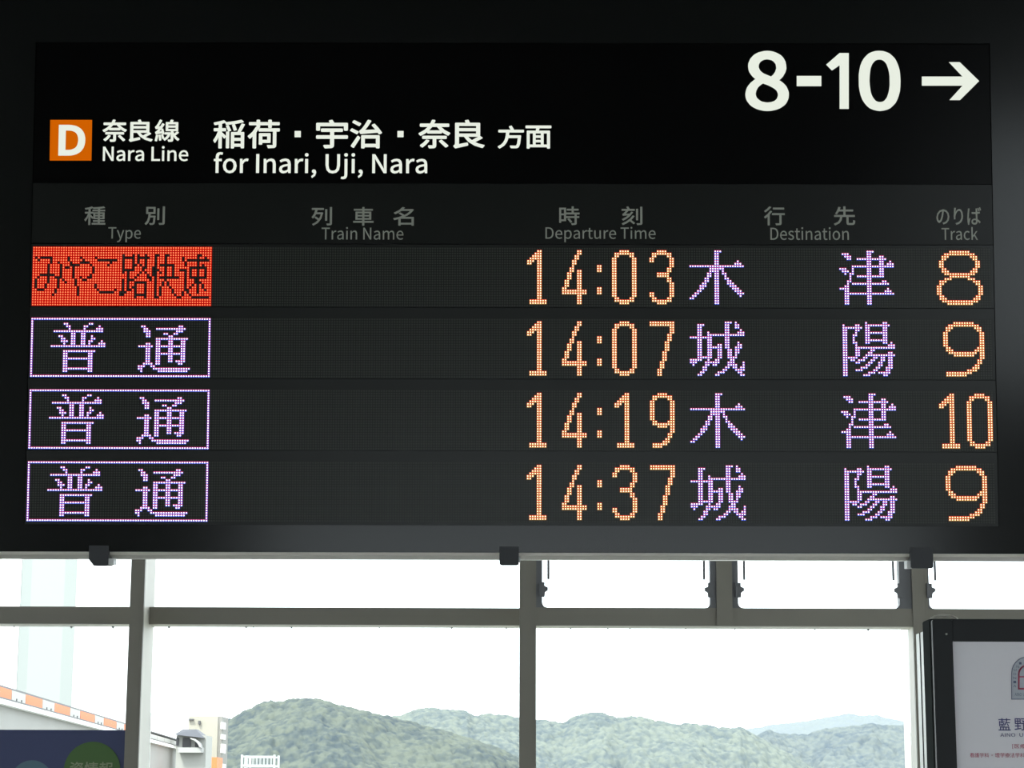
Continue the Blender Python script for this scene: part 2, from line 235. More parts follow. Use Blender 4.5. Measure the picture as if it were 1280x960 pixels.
'理': (350, [[167,189,220,189,220,144,167,144],[243,189,297,189,297,144,243,144],[167,255,220,255,220,210,167,210],[243,255,297,255,297,210,243,210],[111,8,111,-16,339,-16,339,8,245,8,245,56,327,56,327,80,245,80,245,121,322,121,322,278,143,278,143,121,218,121,218,80,138,80,138,56,218,56,218,8],[12,35,19,8,128,45,123,70,85,57,85,145,120,145,120,169,85,169,85,246,125,246,125,270,16,270,16,246,60,246,60,169,20,169,20,145,60,145,60,49]]),
'療': (350, [[255,33,309,-22,329,-9,274,44],[158,90,271,90,271,68,158,68],[158,129,271,129,271,107,158,107],[143,44,90,-5,110,-21,166,36],[15,224,37,154,59,164,35,231],[232,186,264,146,167,146,199,186],[196,237,184,207,104,207,104,186,171,186,148,160,120,181,106,169,133,147,89,120,106,103,136,120,136,51,201,51,201,-2,196,-7,159,-7,167,-28,214,-25,224,-17,227,-3,227,51,294,51,294,121,324,104,339,123,296,147,325,172,309,183,282,158,256,186,332,186,332,207,210,207,221,234],[178,289,188,262,64,262,64,149,64,122,10,95,19,72,62,97,50,40,20,-11,39,-28,71,27,85,90,89,149,89,239,336,239,336,262,217,262,204,294]]),
'看': (350, [[116,75,269,75,269,50,116,50],[116,93,116,117,269,117,269,93],[116,32,269,32,269,6,116,6],[289,291,176,279,41,274,47,254,143,256,135,232,46,232,46,211,127,211,116,185,21,185,21,163,104,163,64,111,12,71,28,50,62,74,91,102,91,-29,116,-29,116,-15,269,-15,269,-29,295,-29,295,138,119,138,134,163,329,163,329,185,145,185,156,211,309,211,309,232,164,232,172,257,306,272]]),
'科': (350, [[176,255,232,205,250,222,193,270],[162,163,224,112,242,129,179,179],[130,289,79,273,19,261,26,241,74,248,74,195,15,195,15,171,71,171,44,110,10,60,23,36,50,77,74,128,74,-27,100,-27,100,136,133,83,149,104,100,164,100,171,152,171,152,195,100,195,100,254,146,268],[148,67,152,41,267,60,267,-27,293,-27,293,65,338,72,334,96,293,90,293,294,267,294,267,85]]),
'種': (350, [[152,187,152,75,224,75,224,50,148,50,148,29,224,29,224,1,128,1,128,-21,338,-21,338,1,250,1,250,29,326,29,326,50,250,50,250,75,324,75,324,187,250,187,250,211,331,211,331,232,250,232,250,258,331,270,314,290,236,279,143,273,150,252,224,256,224,232,137,232,137,211,224,211,224,187],[175,123,224,123,224,95,175,95],[250,123,300,123,300,95,250,95],[175,168,224,168,224,140,175,140],[250,168,300,168,300,140,250,140],[126,289,76,273,15,261,23,241,74,249,74,195,17,195,17,171,71,171,44,110,10,60,23,36,50,77,74,128,74,-27,100,-27,100,124,132,80,148,101,100,149,100,171,144,171,144,195,100,195,100,255,145,269]]),
'稲': (350, [[145,155,145,-27,169,-27,169,155],[299,291,224,274,134,262,141,241,235,253,319,272],[142,224,166,165,189,173,163,231],[206,235,224,174,248,181,228,241],[305,248,264,158,286,150,331,240],[221,59,300,59,300,14,221,14],[221,82,221,126,300,126,300,82],[197,149,197,-29,221,-29,221,-9,300,-9,300,-27,325,-27,325,149],[116,286,70,271,14,259,22,239,67,248,67,193,16,193,16,169,63,169,40,108,12,57,25,34,47,73,67,122,67,-29,92,-29,92,126,122,84,137,104,92,151,92,169,135,169,135,193,92,193,92,254,136,268]]),
'線': (350, [[183,186,293,186,293,154,183,154],[183,236,293,236,293,206,183,206],[64,66,71,-9,92,-6,83,69],[29,69,12,-14,33,-22,51,65],[96,73,113,15,132,21,114,78],[310,121,270,81,254,121,254,133,318,133,318,257,239,257,254,288,224,294,213,257,159,257,159,133,229,133,229,1,223,-4,187,-4,195,-28,242,-24,251,-15,254,1,254,67,283,21,320,-13,338,8,306,31,280,63,329,105],[146,104,146,82,192,82,164,37,127,7,142,-11,175,14,203,52,221,100,206,105,201,104],[23,84,110,100,114,80,135,86,115,161,95,156,105,121,55,114,96,168,133,228,110,242,84,195,48,192,100,285,76,295,51,240,31,207,12,187,21,163,69,172,40,132,14,109]]),
'臨': (350, [[206,189,287,189,287,146,206,146],[183,210,183,125,311,125,311,210],[49,172,122,172,122,111,49,111],[49,88,83,88,83,20,49,20],[49,196,49,250,83,250,83,196],[26,274,26,-4,151,-4,151,20,106,20,106,88,145,88,145,196,106,196,106,250,151,250,151,274],[187,294,166,251,138,214,157,197,185,235,328,235,328,258,198,258,211,288],[159,103,159,-27,179,-27,179,-7,215,-7,215,-22,236,-22,236,103],[179,15,179,82,215,82,215,15],[252,103,252,-27,273,-27,273,-7,312,-7,312,-24,333,-24,333,103],[273,15,273,82,312,82,312,15]]),
'良': (350, [[263,175,263,133,89,133,89,175],[263,197,89,197,89,237,263,237],[60,-29,177,4,174,28,89,7,89,110,143,110,185,49,243,4,317,-25,334,-1,282,14,237,38,315,89,293,106,217,54,191,80,171,110,290,110,290,261,195,261,181,297,155,291,166,261,62,261,62,22,56,2,45,-8]]),
'荷': (350, [[123,194,123,169,273,169,273,6,271,0,264,-2,211,-1,221,-26,283,-22,295,-13,298,5,298,169,333,169,333,194],[92,211,56,153,10,107,27,84,62,119,62,-28,88,-28,88,152,117,203],[127,137,127,16,152,16,152,37,238,37,238,137],[152,114,214,114,214,60,152,60],[223,294,223,266,127,266,127,294,101,294,101,266,22,266,22,242,101,242,101,210,127,210,127,242,223,242,223,210,249,210,249,242,331,242,331,266,249,266,249,294]]),
'藍': (350, [[237,153,255,122,266,91,287,101,275,131,256,162],[223,294,223,271,127,271,127,294,101,294,101,271,20,271,20,249,101,249,101,228,127,228,127,249,223,249,223,228,249,228,249,249,332,249,332,271,249,271,249,294],[218,226,199,173,172,130,193,116,225,173,317,173,317,195,234,195,242,221],[102,185,58,185,58,205,102,205],[179,222,36,222,36,92,181,92,181,110,125,110,125,132,170,132,170,185,125,185,125,205,179,205],[102,132,102,110,58,110,58,132],[55,77,55,5,14,5,14,-17,336,-17,336,5,297,5,297,77],[79,5,79,57,128,57,128,5],[151,5,151,57,200,57,200,5],[222,5,222,57,272,57,272,5],[58,169,148,169,148,148,58,148]]),
'行': (350, [[152,273,152,248,325,248,325,273],[93,294,57,254,12,218,28,197,76,237,119,284],[137,176,137,151,255,151,255,6,253,0,246,-2,191,-1,200,-27,266,-23,278,-13,282,6,282,151,334,151,334,176],[107,219,63,161,9,113,27,91,67,127,67,-29,93,-29,93,156,132,210]]),
'護': (350, [[29,188,29,167,126,167,126,188],[29,142,29,121,126,121,126,142],[14,235,14,213,138,213,138,235],[53,285,79,238,100,250,73,296],[28,96,28,-23,51,-23,51,-7,127,-7,127,96],[51,74,104,74,104,15,51,15],[282,55,240,23,199,55],[146,74,146,55,186,55,174,51,216,13,133,-7,145,-28,193,-17,239,-1,281,-17,326,-28,341,-7,264,13,295,37,318,67,303,75,299,74],[223,231,237,208,188,208,197,231,193,232,213,232,213,251,264,251,264,232,287,232,287,251,336,251,336,272,287,272,287,294,264,294,264,272,213,272,213,294,190,294,190,272,138,272,138,251,190,251,190,234,176,237,157,198,131,166,145,146,164,168,164,79,186,79,186,89,331,89,331,107,262,107,262,125,317,125,317,141,262,141,262,159,317,159,317,174,262,174,262,191,324,191,324,208,260,208,241,239],[240,159,240,141,186,141,186,159],[240,174,186,174,186,191,240,191],[240,125,240,107,186,107,186,125]]),
'資': (350, [[34,268,107,239,119,259,46,286],[16,194,27,172,118,203,115,224],[89,111,265,111,265,87,89,87],[89,70,265,70,265,46,89,46],[89,152,265,152,265,129,89,129],[208,12,307,-27,330,-12,226,26],[122,26,74,7,19,-8,38,-28,95,-9,146,15],[172,294,152,262,119,231,139,218,170,249,291,249,270,222,291,214,327,264,309,270,305,269,184,269,196,291],[211,247,193,220,161,200,121,188,132,170,183,187,220,217,260,186,312,166,326,185,271,203,230,233,235,243],[63,170,63,28,292,28,292,170]]),
'車': (350, [[55,212,55,76,161,76,161,47,19,47,19,23,161,23,161,-29,188,-29,188,23,333,23,333,47,188,47,188,76,296,76,296,212,188,212,188,238,321,238,321,262,188,262,188,294,161,294,161,262,29,262,29,238,161,238,161,212],[81,134,161,134,161,98,81,98],[188,134,270,134,270,98,188,98],[81,190,161,190,161,154,81,154],[188,190,270,190,270,154,188,154]]),
'部': (350, [[49,220,71,159,95,166,72,226],[220,276,220,-27,243,-27,243,251,299,251,263,157,295,114,303,78,301,61,294,50,280,46,253,47,260,22,290,23,312,30,324,48,328,75,320,114,289,160,332,265,314,277,310,276],[86,289,101,253,28,253,28,229,193,229,193,253,128,253,110,296],[152,227,126,158,18,158,18,134,201,134,201,158,152,158,178,221],[38,102,38,-26,63,-26,63,-9,159,-9,159,-23,185,-23,185,102],[63,15,63,78,159,78,159,15]]),
'野': (350, [[47,196,90,196,90,157,47,157],[112,196,154,196,154,157,112,157],[47,255,90,255,90,217,47,217],[112,255,154,255,154,217,112,217],[13,11,17,-15,186,11,186,34,113,24,113,72,177,72,177,96,113,96,113,136,177,136,177,277,25,277,25,136,88,136,88,96,25,96,25,72,88,72,88,21],[202,215,276,164,184,164,184,138,241,138,241,5,234,-2,189,-1,197,-28,253,-23,264,-14,267,4,267,138,308,138,288,82,310,76,340,160,322,165,317,164,297,164,304,171,272,197,306,229,334,266,317,277,311,276,188,276,188,252,292,252,254,210,219,231]]),
'面': (350, [[136,117,210,117,210,77,136,77],[136,138,136,177,210,177,210,138],[136,56,210,56,210,15,136,15],[20,271,20,246,155,246,146,202,36,202,36,-28,62,-28,62,-9,287,-9,287,-28,314,-28,314,202,173,202,186,246,331,246,331,271],[62,15,62,177,112,177,112,15],[287,15,235,15,235,177,287,177]]),
}

def glyph(ch):
    if ch == ' ': return 0.075, []
    adv, polys = GLYPHS[ch]
    return adv/1000, [[(p[i]/1000, p[i+1]/1000) for i in range(0, len(p), 2)] for p in polys]
def text_mesh(name, s, x0, x1, y0, y1, w0, depth, material, bold=0.0, xf=None):
    """text laid in a box x0..x1, y0..y1 (y up), its face at height w0; xf maps (x, y, w) to final"""
    polys, pen = [], 0.0
    for ch in s:
        adv, ps = glyph(ch)
        polys += [[(x+pen, y) for x, y in p] for p in ps]; pen += adv
    xs = [x for p in polys for x, y in p]; ys = [y for p in polys for x, y in p]
    sx, sy = (x1-x0)/(max(xs)-min(xs)), (y1-y0)/(max(ys)-min(ys)); mx, my = min(xs), min(ys)
    cu = bpy.data.curves.new(name, 'CURVE'); cu.dimensions = '2D'; cu.fill_mode = 'BOTH'
    multi = bold > 0 and ord(s[0]) > 255           # dense characters thicken by shifted copies, the others by offset
    cu.extrude = depth; cu.offset = 0 if multi else bold*abs(sy)*.36
    for p in polys:
        sp = cu.splines.new('POLY'); sp.points.add(len(p)-1); sp.use_cyclic_u = True
        for q, (x, y) in zip(sp.points, p): q.co = (x0+(x-mx)*sx, y0+(y-my)*sy, 0, 1)
    o = bpy.data.objects.new(name, cu); COL.objects.link(o)
    dg = bpy.context.evaluated_depsgraph_get(); dg.update()
    me = bpy.data.meshes.new_from_object(o.evaluated_get(dg)); bpy.data.objects.remove(o); bpy.data.curves.remove(cu)
    n = len(me.vertices); co = np.empty(n*3); me.vertices.foreach_get('co', co); co = co.reshape(-1, 3)
    co[:, 2] += w0
    if multi:
        d_ = bold*abs(y1-y0)*1.0; fv = [tuple(p.vertices) for p in me.polygons]; V, Fc = [], []
        for q in range(9):
            t = q*math.pi/4; o_ = np.array([0, 0, 0]) if q == 8 else np.array([d_*math.cos(t), d_*math.sin(t), 0])*(1 if q % 2 == 0 else .95)
            V.append(co + o_ + np.array([0, 0, q*1.2e-5])); Fc += [tuple(i+q*n for i in f) for f in fv]
        co = np.concatenate(V); bpy.data.meshes.remove(me); me = bpy.data.meshes.new(name); me.from_pydata(co.tolist(), [], Fc)
    if xf: co = np.array([tuple(xf(*c)) for c in co])
    me.vertices.foreach_set('co', co.ravel()); me.materials.clear(); me.materials.append(material); me.update()
    me.name = name
    return me

# ================================================================== THE STATION CONCOURSE
YW = 9.2                                       # front of the window mullions
ZC, XL, XR, YB = 5.4, -9.0, 9.0, -9.0
def slab(name, *b, m):
    return tag(MB().box(*b).build(name, m), kind='structure')
fl = slab('floor', XL, XR, YB, YW+0.3, -0.15, 0, m=M['floor'])
slab('ceiling', XL, XR, YB, YW+0.3, ZC, ZC+0.2, m=M['ceiling'])
for side, xa, xb, n0 in (('left', XL-0.2, XL, 14), ('right', XR, XR+0.2, 15)):       # unseen side walls; window bands added to brighten the window frames
    sw = MB(); sw.box(xa, xb, YB, YW+0.3, -0.15, 0.4); sw.box(xa, xb, YB, YW+0.3, 2.7, ZC+0.2)
    sw.box(xa, xb, YB, -8.0, 0.4, 2.7); sw.box(xa, xb, 7.0, YW+0.3, 0.4, 2.7)
    tag(sw.build('wall_'+side, M['wall']), kind='structure')
    r = tag(empty('window_%d' % n0, ((xa+xb)/2, -0.5, 0.4)), kind='structure')
    MB().box(-.005, .005, -7.5, 7.5, 0, 2.3).build('pane', M['glass'], r)
bw = MB()                                      # unseen wall behind the viewer, openings shaped to light the room and board
OPEN = [(-8.6, -5.4, .25, 2.4), (-2.2, 3.3, .25, 1.7), (3.45, 8.8, 2.5, 4.6)]
xs = [XL] + [v for o in OPEN for v in o[:2]] + [XR]
for a, b in zip(xs[::2], xs[1::2]): bw.box(a, b, YB-0.2, YB, -0.15, ZC+0.2)
for a, b, SB, HB in OPEN: bw.box(a, b, YB-0.2, YB, HB, ZC+0.2).box(a, b, YB-0.2, YB, -0.15, SB)
tag(bw.build('wall_back', M['wall']), kind='structure')
for i, (a, b, SB, HB) in enumerate(OPEN):
    r = tag(empty('window_%d' % (11+i), ((a+b)/2, YB-0.1, SB)), kind='structure')
    MB().box((a-b)/2, (b-a)/2, -0.005, 0.005, 0, HB-SB).build('pane', M['glass'], r)
SILL, HEAD = 0.75, 3.6
slab('wall_front', XL, XR, YW, YW+0.3, -0.15, SILL, m=M['wall'])
slab('trim_9', XL, XR, YW, YW+0.3, HEAD, ZC+0.2, m=M['frame'])

# mullions: one every bay
def X(px, py=760, Y=YW): return at(px, py, Y).x
xm1 = (X(162.2), X(179.5)); xm2 = (X(649.5), X(670.2)); xm3 = (X(1141), X(1160.5))
BAY = (sum(xm3) - sum(xm1)) / 4
YP = YW + 0.275                                # glass plane
YT = YW + 0.15                                 # front of transoms and sashes
MULL = []
k = 0
for c, hw in [(sum(xm1)/2 - 3*BAY, .031), (sum(xm1)/2 - 2*BAY, .031), (sum(xm1)/2 - BAY, .031), (sum(xm1)/2, (xm1[1]-xm1[0])/2),
              (sum(xm2)/2, (xm2[1]-xm2[0])/2), (sum(xm3)/2, (xm3[1]-xm3[0])/2), (sum(xm3)/2+BAY, .036), (sum(xm3)/2+2*BAY, .036), (sum(xm3)/2+3*BAY, .036)]:
    k += 1
    if c-hw < XL or c+hw > XR: continue
    mb = MB(); mb.box(c-hw, c+hw, YW, YW+0.02, SILL, HEAD, 0)
    mb.box(c-hw+.0004, c+hw-.0004, YW+0.02, YW+0.3, SILL, HEAD, 1)  # mullion sides coloured pale for the daylight they catch
    mb.box(c+hw*0.62, c+hw*0.68, YW-0.0015, YW, SILL, HEAD, 0)
    tag(mb.build('trim_%d' % (20+k), [M['frame'], M['frame_lit']]), kind='structure')
    MULL.append((c-hw, c+hw))
zt1, zt0 = at(400, 759.3, YT).z, at(400, 780.6, YT).z; YT0, YP0 = YT, YP      # transom top and bottom
def latch_set(par, x, side, ztop):
    """stay arm and catch on a hopper sash: side = +1 when the free space is to the right"""
    MB().rod((x+side*.026, YT-.012, at(0, 722, YT).z), (x+side*.026, YT-.012, HEAD-.12), .0052, 8).build('stay_arm', M['frame_dark'], par)
    zc = at(0, 734, YT).z
    MB().prism([(x-side*.012, zc+.028), (x+side*.010, zc+.028), (x+side*.010, zc+.012), (x+side*.024, zc+.006), (x+side*.024, zc-.006),
                (x+side*.012, zc-.014), (x+side*.010, zc-.034), (x-side*.012, zc-.034)], YT-.02, YT-.002, axis=1).build('catch', M['frame_dark'], par)
def sash(par, x0, x1, fl_=.026):
    """openable hopper pane with rounded lower corners; local origin = world"""
    fw, zb = .026, zt1 - .0
    h = HEAD-.12
    mb = MB(); r = .022
    mb.box(x0, x0+fl_, YT-.004, YT+.05, zb, h); mb.box(x1-fw, x1, YT-.004, YT+.05, zb, h)
    mb.box(x0+fl_, x1-fw, YT, YT+.05, h-.04, h)
    for cx, sg in ((x0+fl_, 1), (x1-fw, -1)):
        pts = [(cx, zb)] + [(cx+sg*(r-r*math.cos(t)), zb+(r-r*math.sin(t))) for t in np.linspace(0, math.pi/2, 6)]
        mb.prism(pts, YT, YT+.05, axis=1)
    o = mb.build('vent_sash', M['frame_dark'], par)
    MB().box(x0+fl_, x1-fw, YT+.02, YT+.026, zb, h-.04).build('pane', M['glass'], o)
    latch_set(o, x0+fl_, 1, h); latch_set(o, x1-fw, -1, h)
    return o
wn = 0
for i in range(len(MULL)-1):
    a, b = MULL[i][1], MULL[i+1][0]; wn += 1
    win = tag(empty('window_%d' % wn), kind='structure')
    cx = (a+b)/2
    vents = cx > X(660)
    YT, YP = (YW+.006, YW+.13) if vents else (YT0, YP0)
    zt1, zt0 = at(840, 759.8, YT).z, at(840, 782.2, YT).z
    if not vents: zt1, zt0 = at(400, 759.3, YT).z, at(400, 780.6, YT).z
    #                        # the bays from the middle mullion to the right open at the top
    mb = MB(); mb.box(a, b, YT, YP+.02, zt0, zt1, 0)
    mb.box(a, b, YT+.012, YP-.002, zt0-.003, zt0, 1)  # underside strip with outside light painted in as a pale colour
    mb.build('transom', [M['frame'], M['frame_lit']], win)
    MB().box(a, b, YP, YP+.008, SILL+.05, zt0-.003).build('pane', M['glass'], win)
    MB().box(a, b, YT, YP+.02, SILL, SILL+.05).build('sill', M['frame'], win)
    rng = random.Random(i)
    sb = MB()
    for q in range(7):
        x = rng.uniform(a+.05, b-.05); s = rng.uniform(.003, .006)
        sb.prism([(x-s, zt0-.002), (x+s, zt0-.002), (x+s*.4, zt0-.002-s*1.6), (x-s*.4, zt0-.002-s*1.6)], YP-.02, YP-.008, axis=1)
    tag(sb.build('sealant_drips', M['frame_dark'], win), kind='stuff')
    if vents:
        m0, m1 = cx-.0335, cx+.0335
        MB().box(m0, m1, YW-.006, YP+.02, zt0+.0, HEAD).build('centre_post', M['frame'], win)
        after3 = a > xm3[0]; before3 = abs(b - xm3[0]) < .02
        sash(win, a, m0, .006 if after3 else .026)
        if before3:
            MB().box(b-.028, b, YW+.012, YP, zt1, HEAD).build('jamb', M['frame_dark'], win); sash(win, m1, b-.028)
        else: sash(win, m1, b)
    else:
        MB().box(a, b, YP, YP+.008, zt1, HEAD).build('pane', M['glass'], win)
# grubby marks on the glass beside the left mullion
# navy notice sign on the left bay
sx1 = MULL[[i for i, m in enumerate(MULL) if abs(m[0]-xm1[0]) < .01][0]][0] - .003
NAVY = mat('navy_sign', s2l(62, 70, 110), 0.45); GREEN = mat('green_sign_disc', s2l(74, 110, 52), 0.45); TEAL = mat('teal_sign_disc', s2l(88, 118, 132), 0.45)
sz1 = at(60, 912.3, YW+.03).z
sg = tag(empty('information_sign', (sx1-.45, YW+.03, sz1-.55)), 'dark navy notice sign with a green disc, standing against the window glass', 'sign')
def loc(o, p): return (p[0]-o.location.x, p[1]-o.location.y, p[2]-o.location.z)
MB().box(-.45, .45, 0, .03, -.55, .55).build('sign_board', NAVY, sg, bevel=.003)
for lx in (-.44, .44): MB().rod((lx, .015, -.55), (lx, .015, -(sz1-.55)), .012).build('leg', M['frame'], sg)
def disc(par, px, py, rpx, m, nm='disc'):
    p = at(px, py, YW+.028); r = rpx*.0034*1.0
    mb = MB(); pts = [(p.x-par.location.x + r*math.cos(t), p.z-par.location.z + r*math.sin(t)) for t in np.linspace(0, 2*math.pi, 41)[:-1]]
    return mb.prism(pts, -.003, -.0005, axis=1).build(nm, m, par)
disc(sg, 115, 963, 35, GREEN, 'green_disc'); disc(sg, 39, 977, 26, TEAL, 'blue_disc')
lx0, lx1 = at(87, 960, YW+.02).x, at(141, 960, YW+.02).x; lz1 = at(110, 952.5, YW+.02).z
me = text_mesh('lettering', '資情報', lx0, lx1, lz1-.062, lz1, 0, .0008, mat('sign_print', s2l(150, 160, 125), .5), .01,
               xf=lambda x, y, w_: (x-sg.location.x, -.0045-w_, y-sg.location.z))
link('lettering', me, sg)

# ------------------------------------------------------------------ poster case standing in front of the window, right
YF = 7.0
pc = empty('poster_case', (at(1168, 900, YF).x, YF, 0))
tag(pc, 'black framed display case with a pale university poster, standing before the window post', 'display case')
zt = at(1168, 772.5, YF).z; W_, D_ = 1.05, .30
CASE = mat('black_case', (0.008, 0.009, 0.010), .4, spec=.25, noise=.1, scale=5); EDGE = mat('grey_case_edge', (0.045, 0.05, 0.048), .95, spec=.0)
POST = mat('poster_paper', (0.80, 0.77, 0.80), .6, noise=.03, scale=2)
hb = zt-1.5
pxl = at(1191, 801.7, YF).x - pc.location.x; pzt = at(1191, 801.7, YF).z
fb = MB()
fb.box(.004, pxl, 0, .03, hb, zt-.006); fb.box(W_-pxl, W_-.004, 0, .03, hb, zt-.006)
fb.box(pxl, W_-pxl, 0, .03, pzt, zt-.006); fb.box(pxl, W_-pxl, 0, .03, hb, hb+.08)
fb.build('front_frame', CASE, pc, bevel=.002)
MB().box(.0, W_, .03, .15, hb, zt).build('case_body', EDGE, pc, bevel=.003)
MB().box(.006, W_-.006, .15, D_, hb, zt-.03).build('back_box', mat('pale_acrylic_side', (.80, .82, .76), .35), pc)
MB().box(.0045, .007, .225, .237, hb, zt-.03).build('side_channel', EDGE, pc)
MB().box(pxl-.004, W_-pxl+.004, .012, .028, hb+.07, pzt+.004).build('poster', POST, pc)
MB().box(.03, .10, .08, .20, 0, hb).build('leg', CASE, pc); MB().box(W_-.10, W_-.03, .08, .20, 0, hb).build('leg', CASE, pc)
sc = at(1183, 792.6, YF)
MB().rod((sc.x-pc.location.x, -.002, sc.z), (sc.x-pc.location.x, .004, sc.z), .0035, 12).build('screw', M['print_grey'], pc)
hp = MB(); 
for t0, t1 in zip(np.linspace(0, math.pi, 9)[:-1], np.linspace(0, math.pi, 9)[1:]):
    hp.rod((.06-.045*math.cos(t0), .09, zt+.016*math.sin(t0)), (.06-.045*math.cos(t1), .09, zt+.016*math.sin(t1)), .004)
hp.build('handle', M['rail'], pc)
def pp(px, py):
    p = at(px, py, YF+.011); return p.x-pc.location.x, p.z
INK = mat('navy_ink', s2l(70, 68, 118), .6); RED = mat('crimson_ink', s2l(175, 60, 90), .6); GREY = mat('grey_ink', s2l(90, 95, 120), .6)
PAL = mat('emblem_pale', s2l(178, 182, 190), .6)
pxf = lambda x, y, w_: (x, .0115-w_, y)
def ptext(s, x0, x1, y0, y1, m, bold=0):
    a, b = pp(x0, y1), pp(x1, y0)
    o = link('lettering', text_mesh('lettering', s, a[0], b[0], a[1], b[1], 0, .0003, m, bold, xf=pxf), par_poster)
par_poster = [c for c in pc.children if c.name.startswith('poster')][0]
ptext('藍', 1248.3, 1263, 898, 913, INK, .006)
ptext('野', 1268.5, 1283.2, 898, 913, INK, .006)
ptext('大', 1288.5, 1303, 898, 913, INK, .006)
ptext('学', 1308.5, 1323, 898, 913, INK, .006)
ptext('AINO', 1250.5, 1269, 916.5, 921, INK)
ptext('UNIVERSITY', 1274.5, 1320, 916.5, 921, INK)
ptext('[医療', 1265.5, 1282, 930, 936, RED)
ptext('看護学科', 1212.5, 1236, 941.2, 946.8, RED)
ptext('・', 1239.5, 1240.7, 943.4, 944.6, RED)
ptext('理学療法学科', 1244, 1281, 941.2, 946.8, RED)
# emblem: arch outline, pale field, red window motif
def arch(x0, x1, ytop, ybot, n=14):
    cx, r = (x0+x1)/2, (x1-x0)/2; ys = ytop + r
    return [(x0, ybot)] + [(cx-r*math.cos(t), ys-r*math.sin(t)) for t in np.linspace(0, math.pi, n)] + [(x1, ybot)]
def band(path, wpx, name, m, lift, closed=True):
    """a flat printed line of constant width along a pixel path"""
    pts = [Vector(pp(*p)) for p in path]; wd = wpx*YF/F_PX*1.02; mb = MB()
    n = len(pts)
    for i in range(n if closed else n-1):
        a, b = pts[i], pts[(i+1) % n]; d = (b-a).normalized(); nn = Vector((-d.y, d.x))*wd/2; e = d*wd*.35
        q = [a-e+nn, b+e+nn, b+e-nn, a-e-nn]; mb.quad(*[(v.x, .0115-lift, v.y) for v in q])
    return mb.build(name, m, par_poster)
A_ = arch(1264.6, 1305, 821, 874)
v = MB(); v.prism([pp(*p) for p in A_], .0113, .0117, axis=1); v.build('emblem_field', PAL, par_poster)
band(A_, .9, 'emblem_outline', GREY, .0006)
R_ = arch(1273.5, 1296, 831.5, 861)
band(R_, 1.9, 'emblem_arch', RED, .0008)
band([(1273.5, 846), (1296, 846)], 1.5, 'emblem_bar', RED, .0009, False)
band([(1284.8, 832), (1284.8, 861)], 1.5, 'emblem_bar', RED, .0009, False)
ptext('AINO', 1268.5, 1277, 866, 870, GREY); ptext('UNIVERSITY', 1279, 1301, 866, 870, GREY)
for i, ch in enumerate('AINOUNI'):
    if i < 4: yy = 856-5*i; a, b = pp(1266.8, yy+3), pp(1270.2, yy)
    else: yy = 836-4.2*(i-4); xx = 1267.5+3.2*(i-4); a, b = pp(xx, yy+3), pp(xx+3, yy)
    link('lettering', text_mesh('lettering', ch, a[0], b[0], a[1], b[1], 0, .0003, GREY, 0, xf=pxf), par_poster)

# ================================================================== THE DEPARTURE BOARD
DB = 4.3
PITCHM = 1.16128348e-03 * DB                   # lamp pitch: 5 mm
phi, rho, psi = 9.82946473e-02, 2.10543975e-03, -4.38906991e-03
U0, V0, PER = -2.22931527e-01*DB, 6.33503311e-02*DB, 28.7457
fx = CX*math.cos(rho) - CY*math.sin(rho); fy = CX*math.sin(rho) + CY*math.cos(rho)
BU = (fx*math.cos(psi) + FWD*math.sin(psi)).normalized()
BV = (fy*math.cos(phi) + FWD*math.sin(phi)); BV = (BV - BU*BV.dot(BU)).normalized()
BN = BU.cross(BV)
BO = EYE + FWD*DB
BM = Matrix(((BU.x, BV.x, BN.x, BO.x), (BU.y, BV.y, BN.y, BO.y), (BU.z, BV.z, BN.z, BO.z), (0, 0, 0, 1)))
def b(px, py, w0=0.0):                         # board-plane coordinates of a pixel
    d = ray(px, py); o = BO + BN*w0; t = (o-EYE).dot(BN) / d.dot(BN)
    p = EYE + d*t - BO; return p.dot(BU), p.dot(BV)
board = empty('departure_board', mat=BM)
tag(board, 'wide black hanging train departure board with backlit sign and four lamp rows', 'departure board')
uL, uR = b(-62, 400)[0], b(1345, 400)[0]; vT = b(640, -48)[1]; vB = b(640, 690.8)[1]
MB().box(uL, uR, vB, vT, -.30, -.006).build('housing', M['housing'], board, bevel=.003)
# face frame around the panels
uA, uB = b(43.5, 140)[0], b(1238, 140)[0]
vS1, vS0 = b(640, 54.5)[1], b(640, 229.5)[1]
vH0 = b(640, 305.2)[1]
row_v = lambda r, k: V0 - (r + PER*k)*PITCHM
col_u = lambda c: U0 + c*PITCHM
uM0, uM1 = col_u(-0.8), col_u(383.8)
vE = row_v(23+1.7, 3)
ff = MB()
ff.box(uL+.002, uA-.0015, vB+.002, vT-.002, -.006, 0); ff.box(uB+.0015, uR-.002, vB+.002, vT-.002, -.006, 0)
ff.box(uA-.0015, uB+.0015, vS1+.0015, vT-.002, -.006, 0); ff.box(uA-.0015, uB+.0015, vB+.002, vE-.0015, -.006, 0)
ff.build('face_frame', M['housing'], board)
sp = MB().box(uA, uB, vS0+.0007, vS1, -.006, -.001).build('sign_panel', M['sign'], board)
hpn = MB().box(uA, uB, vH0+.001, vS0-.0007, -.006, -.0005).build('heading_panel', M['header'], board)
def btext(s, x0, x1, y0, y1, m, par, w0=0.0, bold=0.0, nm='lettering', depth=.0006):
    c = ((x0+x1)/2, (y0+y1)/2)
    l, r = b(x0, c[1])[0], b(x1, c[1])[0]; t, bo = b(c[0], y0)[1], b(c[0], y1)[1]
    bb = bold*(t-bo)*(1.0 if ord(s[0]) > 255 else .75)
    return link(nm, text_mesh(nm, s, l+bb, r-bb, bo+bb, t-bb, w0, depth, m, bold), par)
SW = M['sign_white']
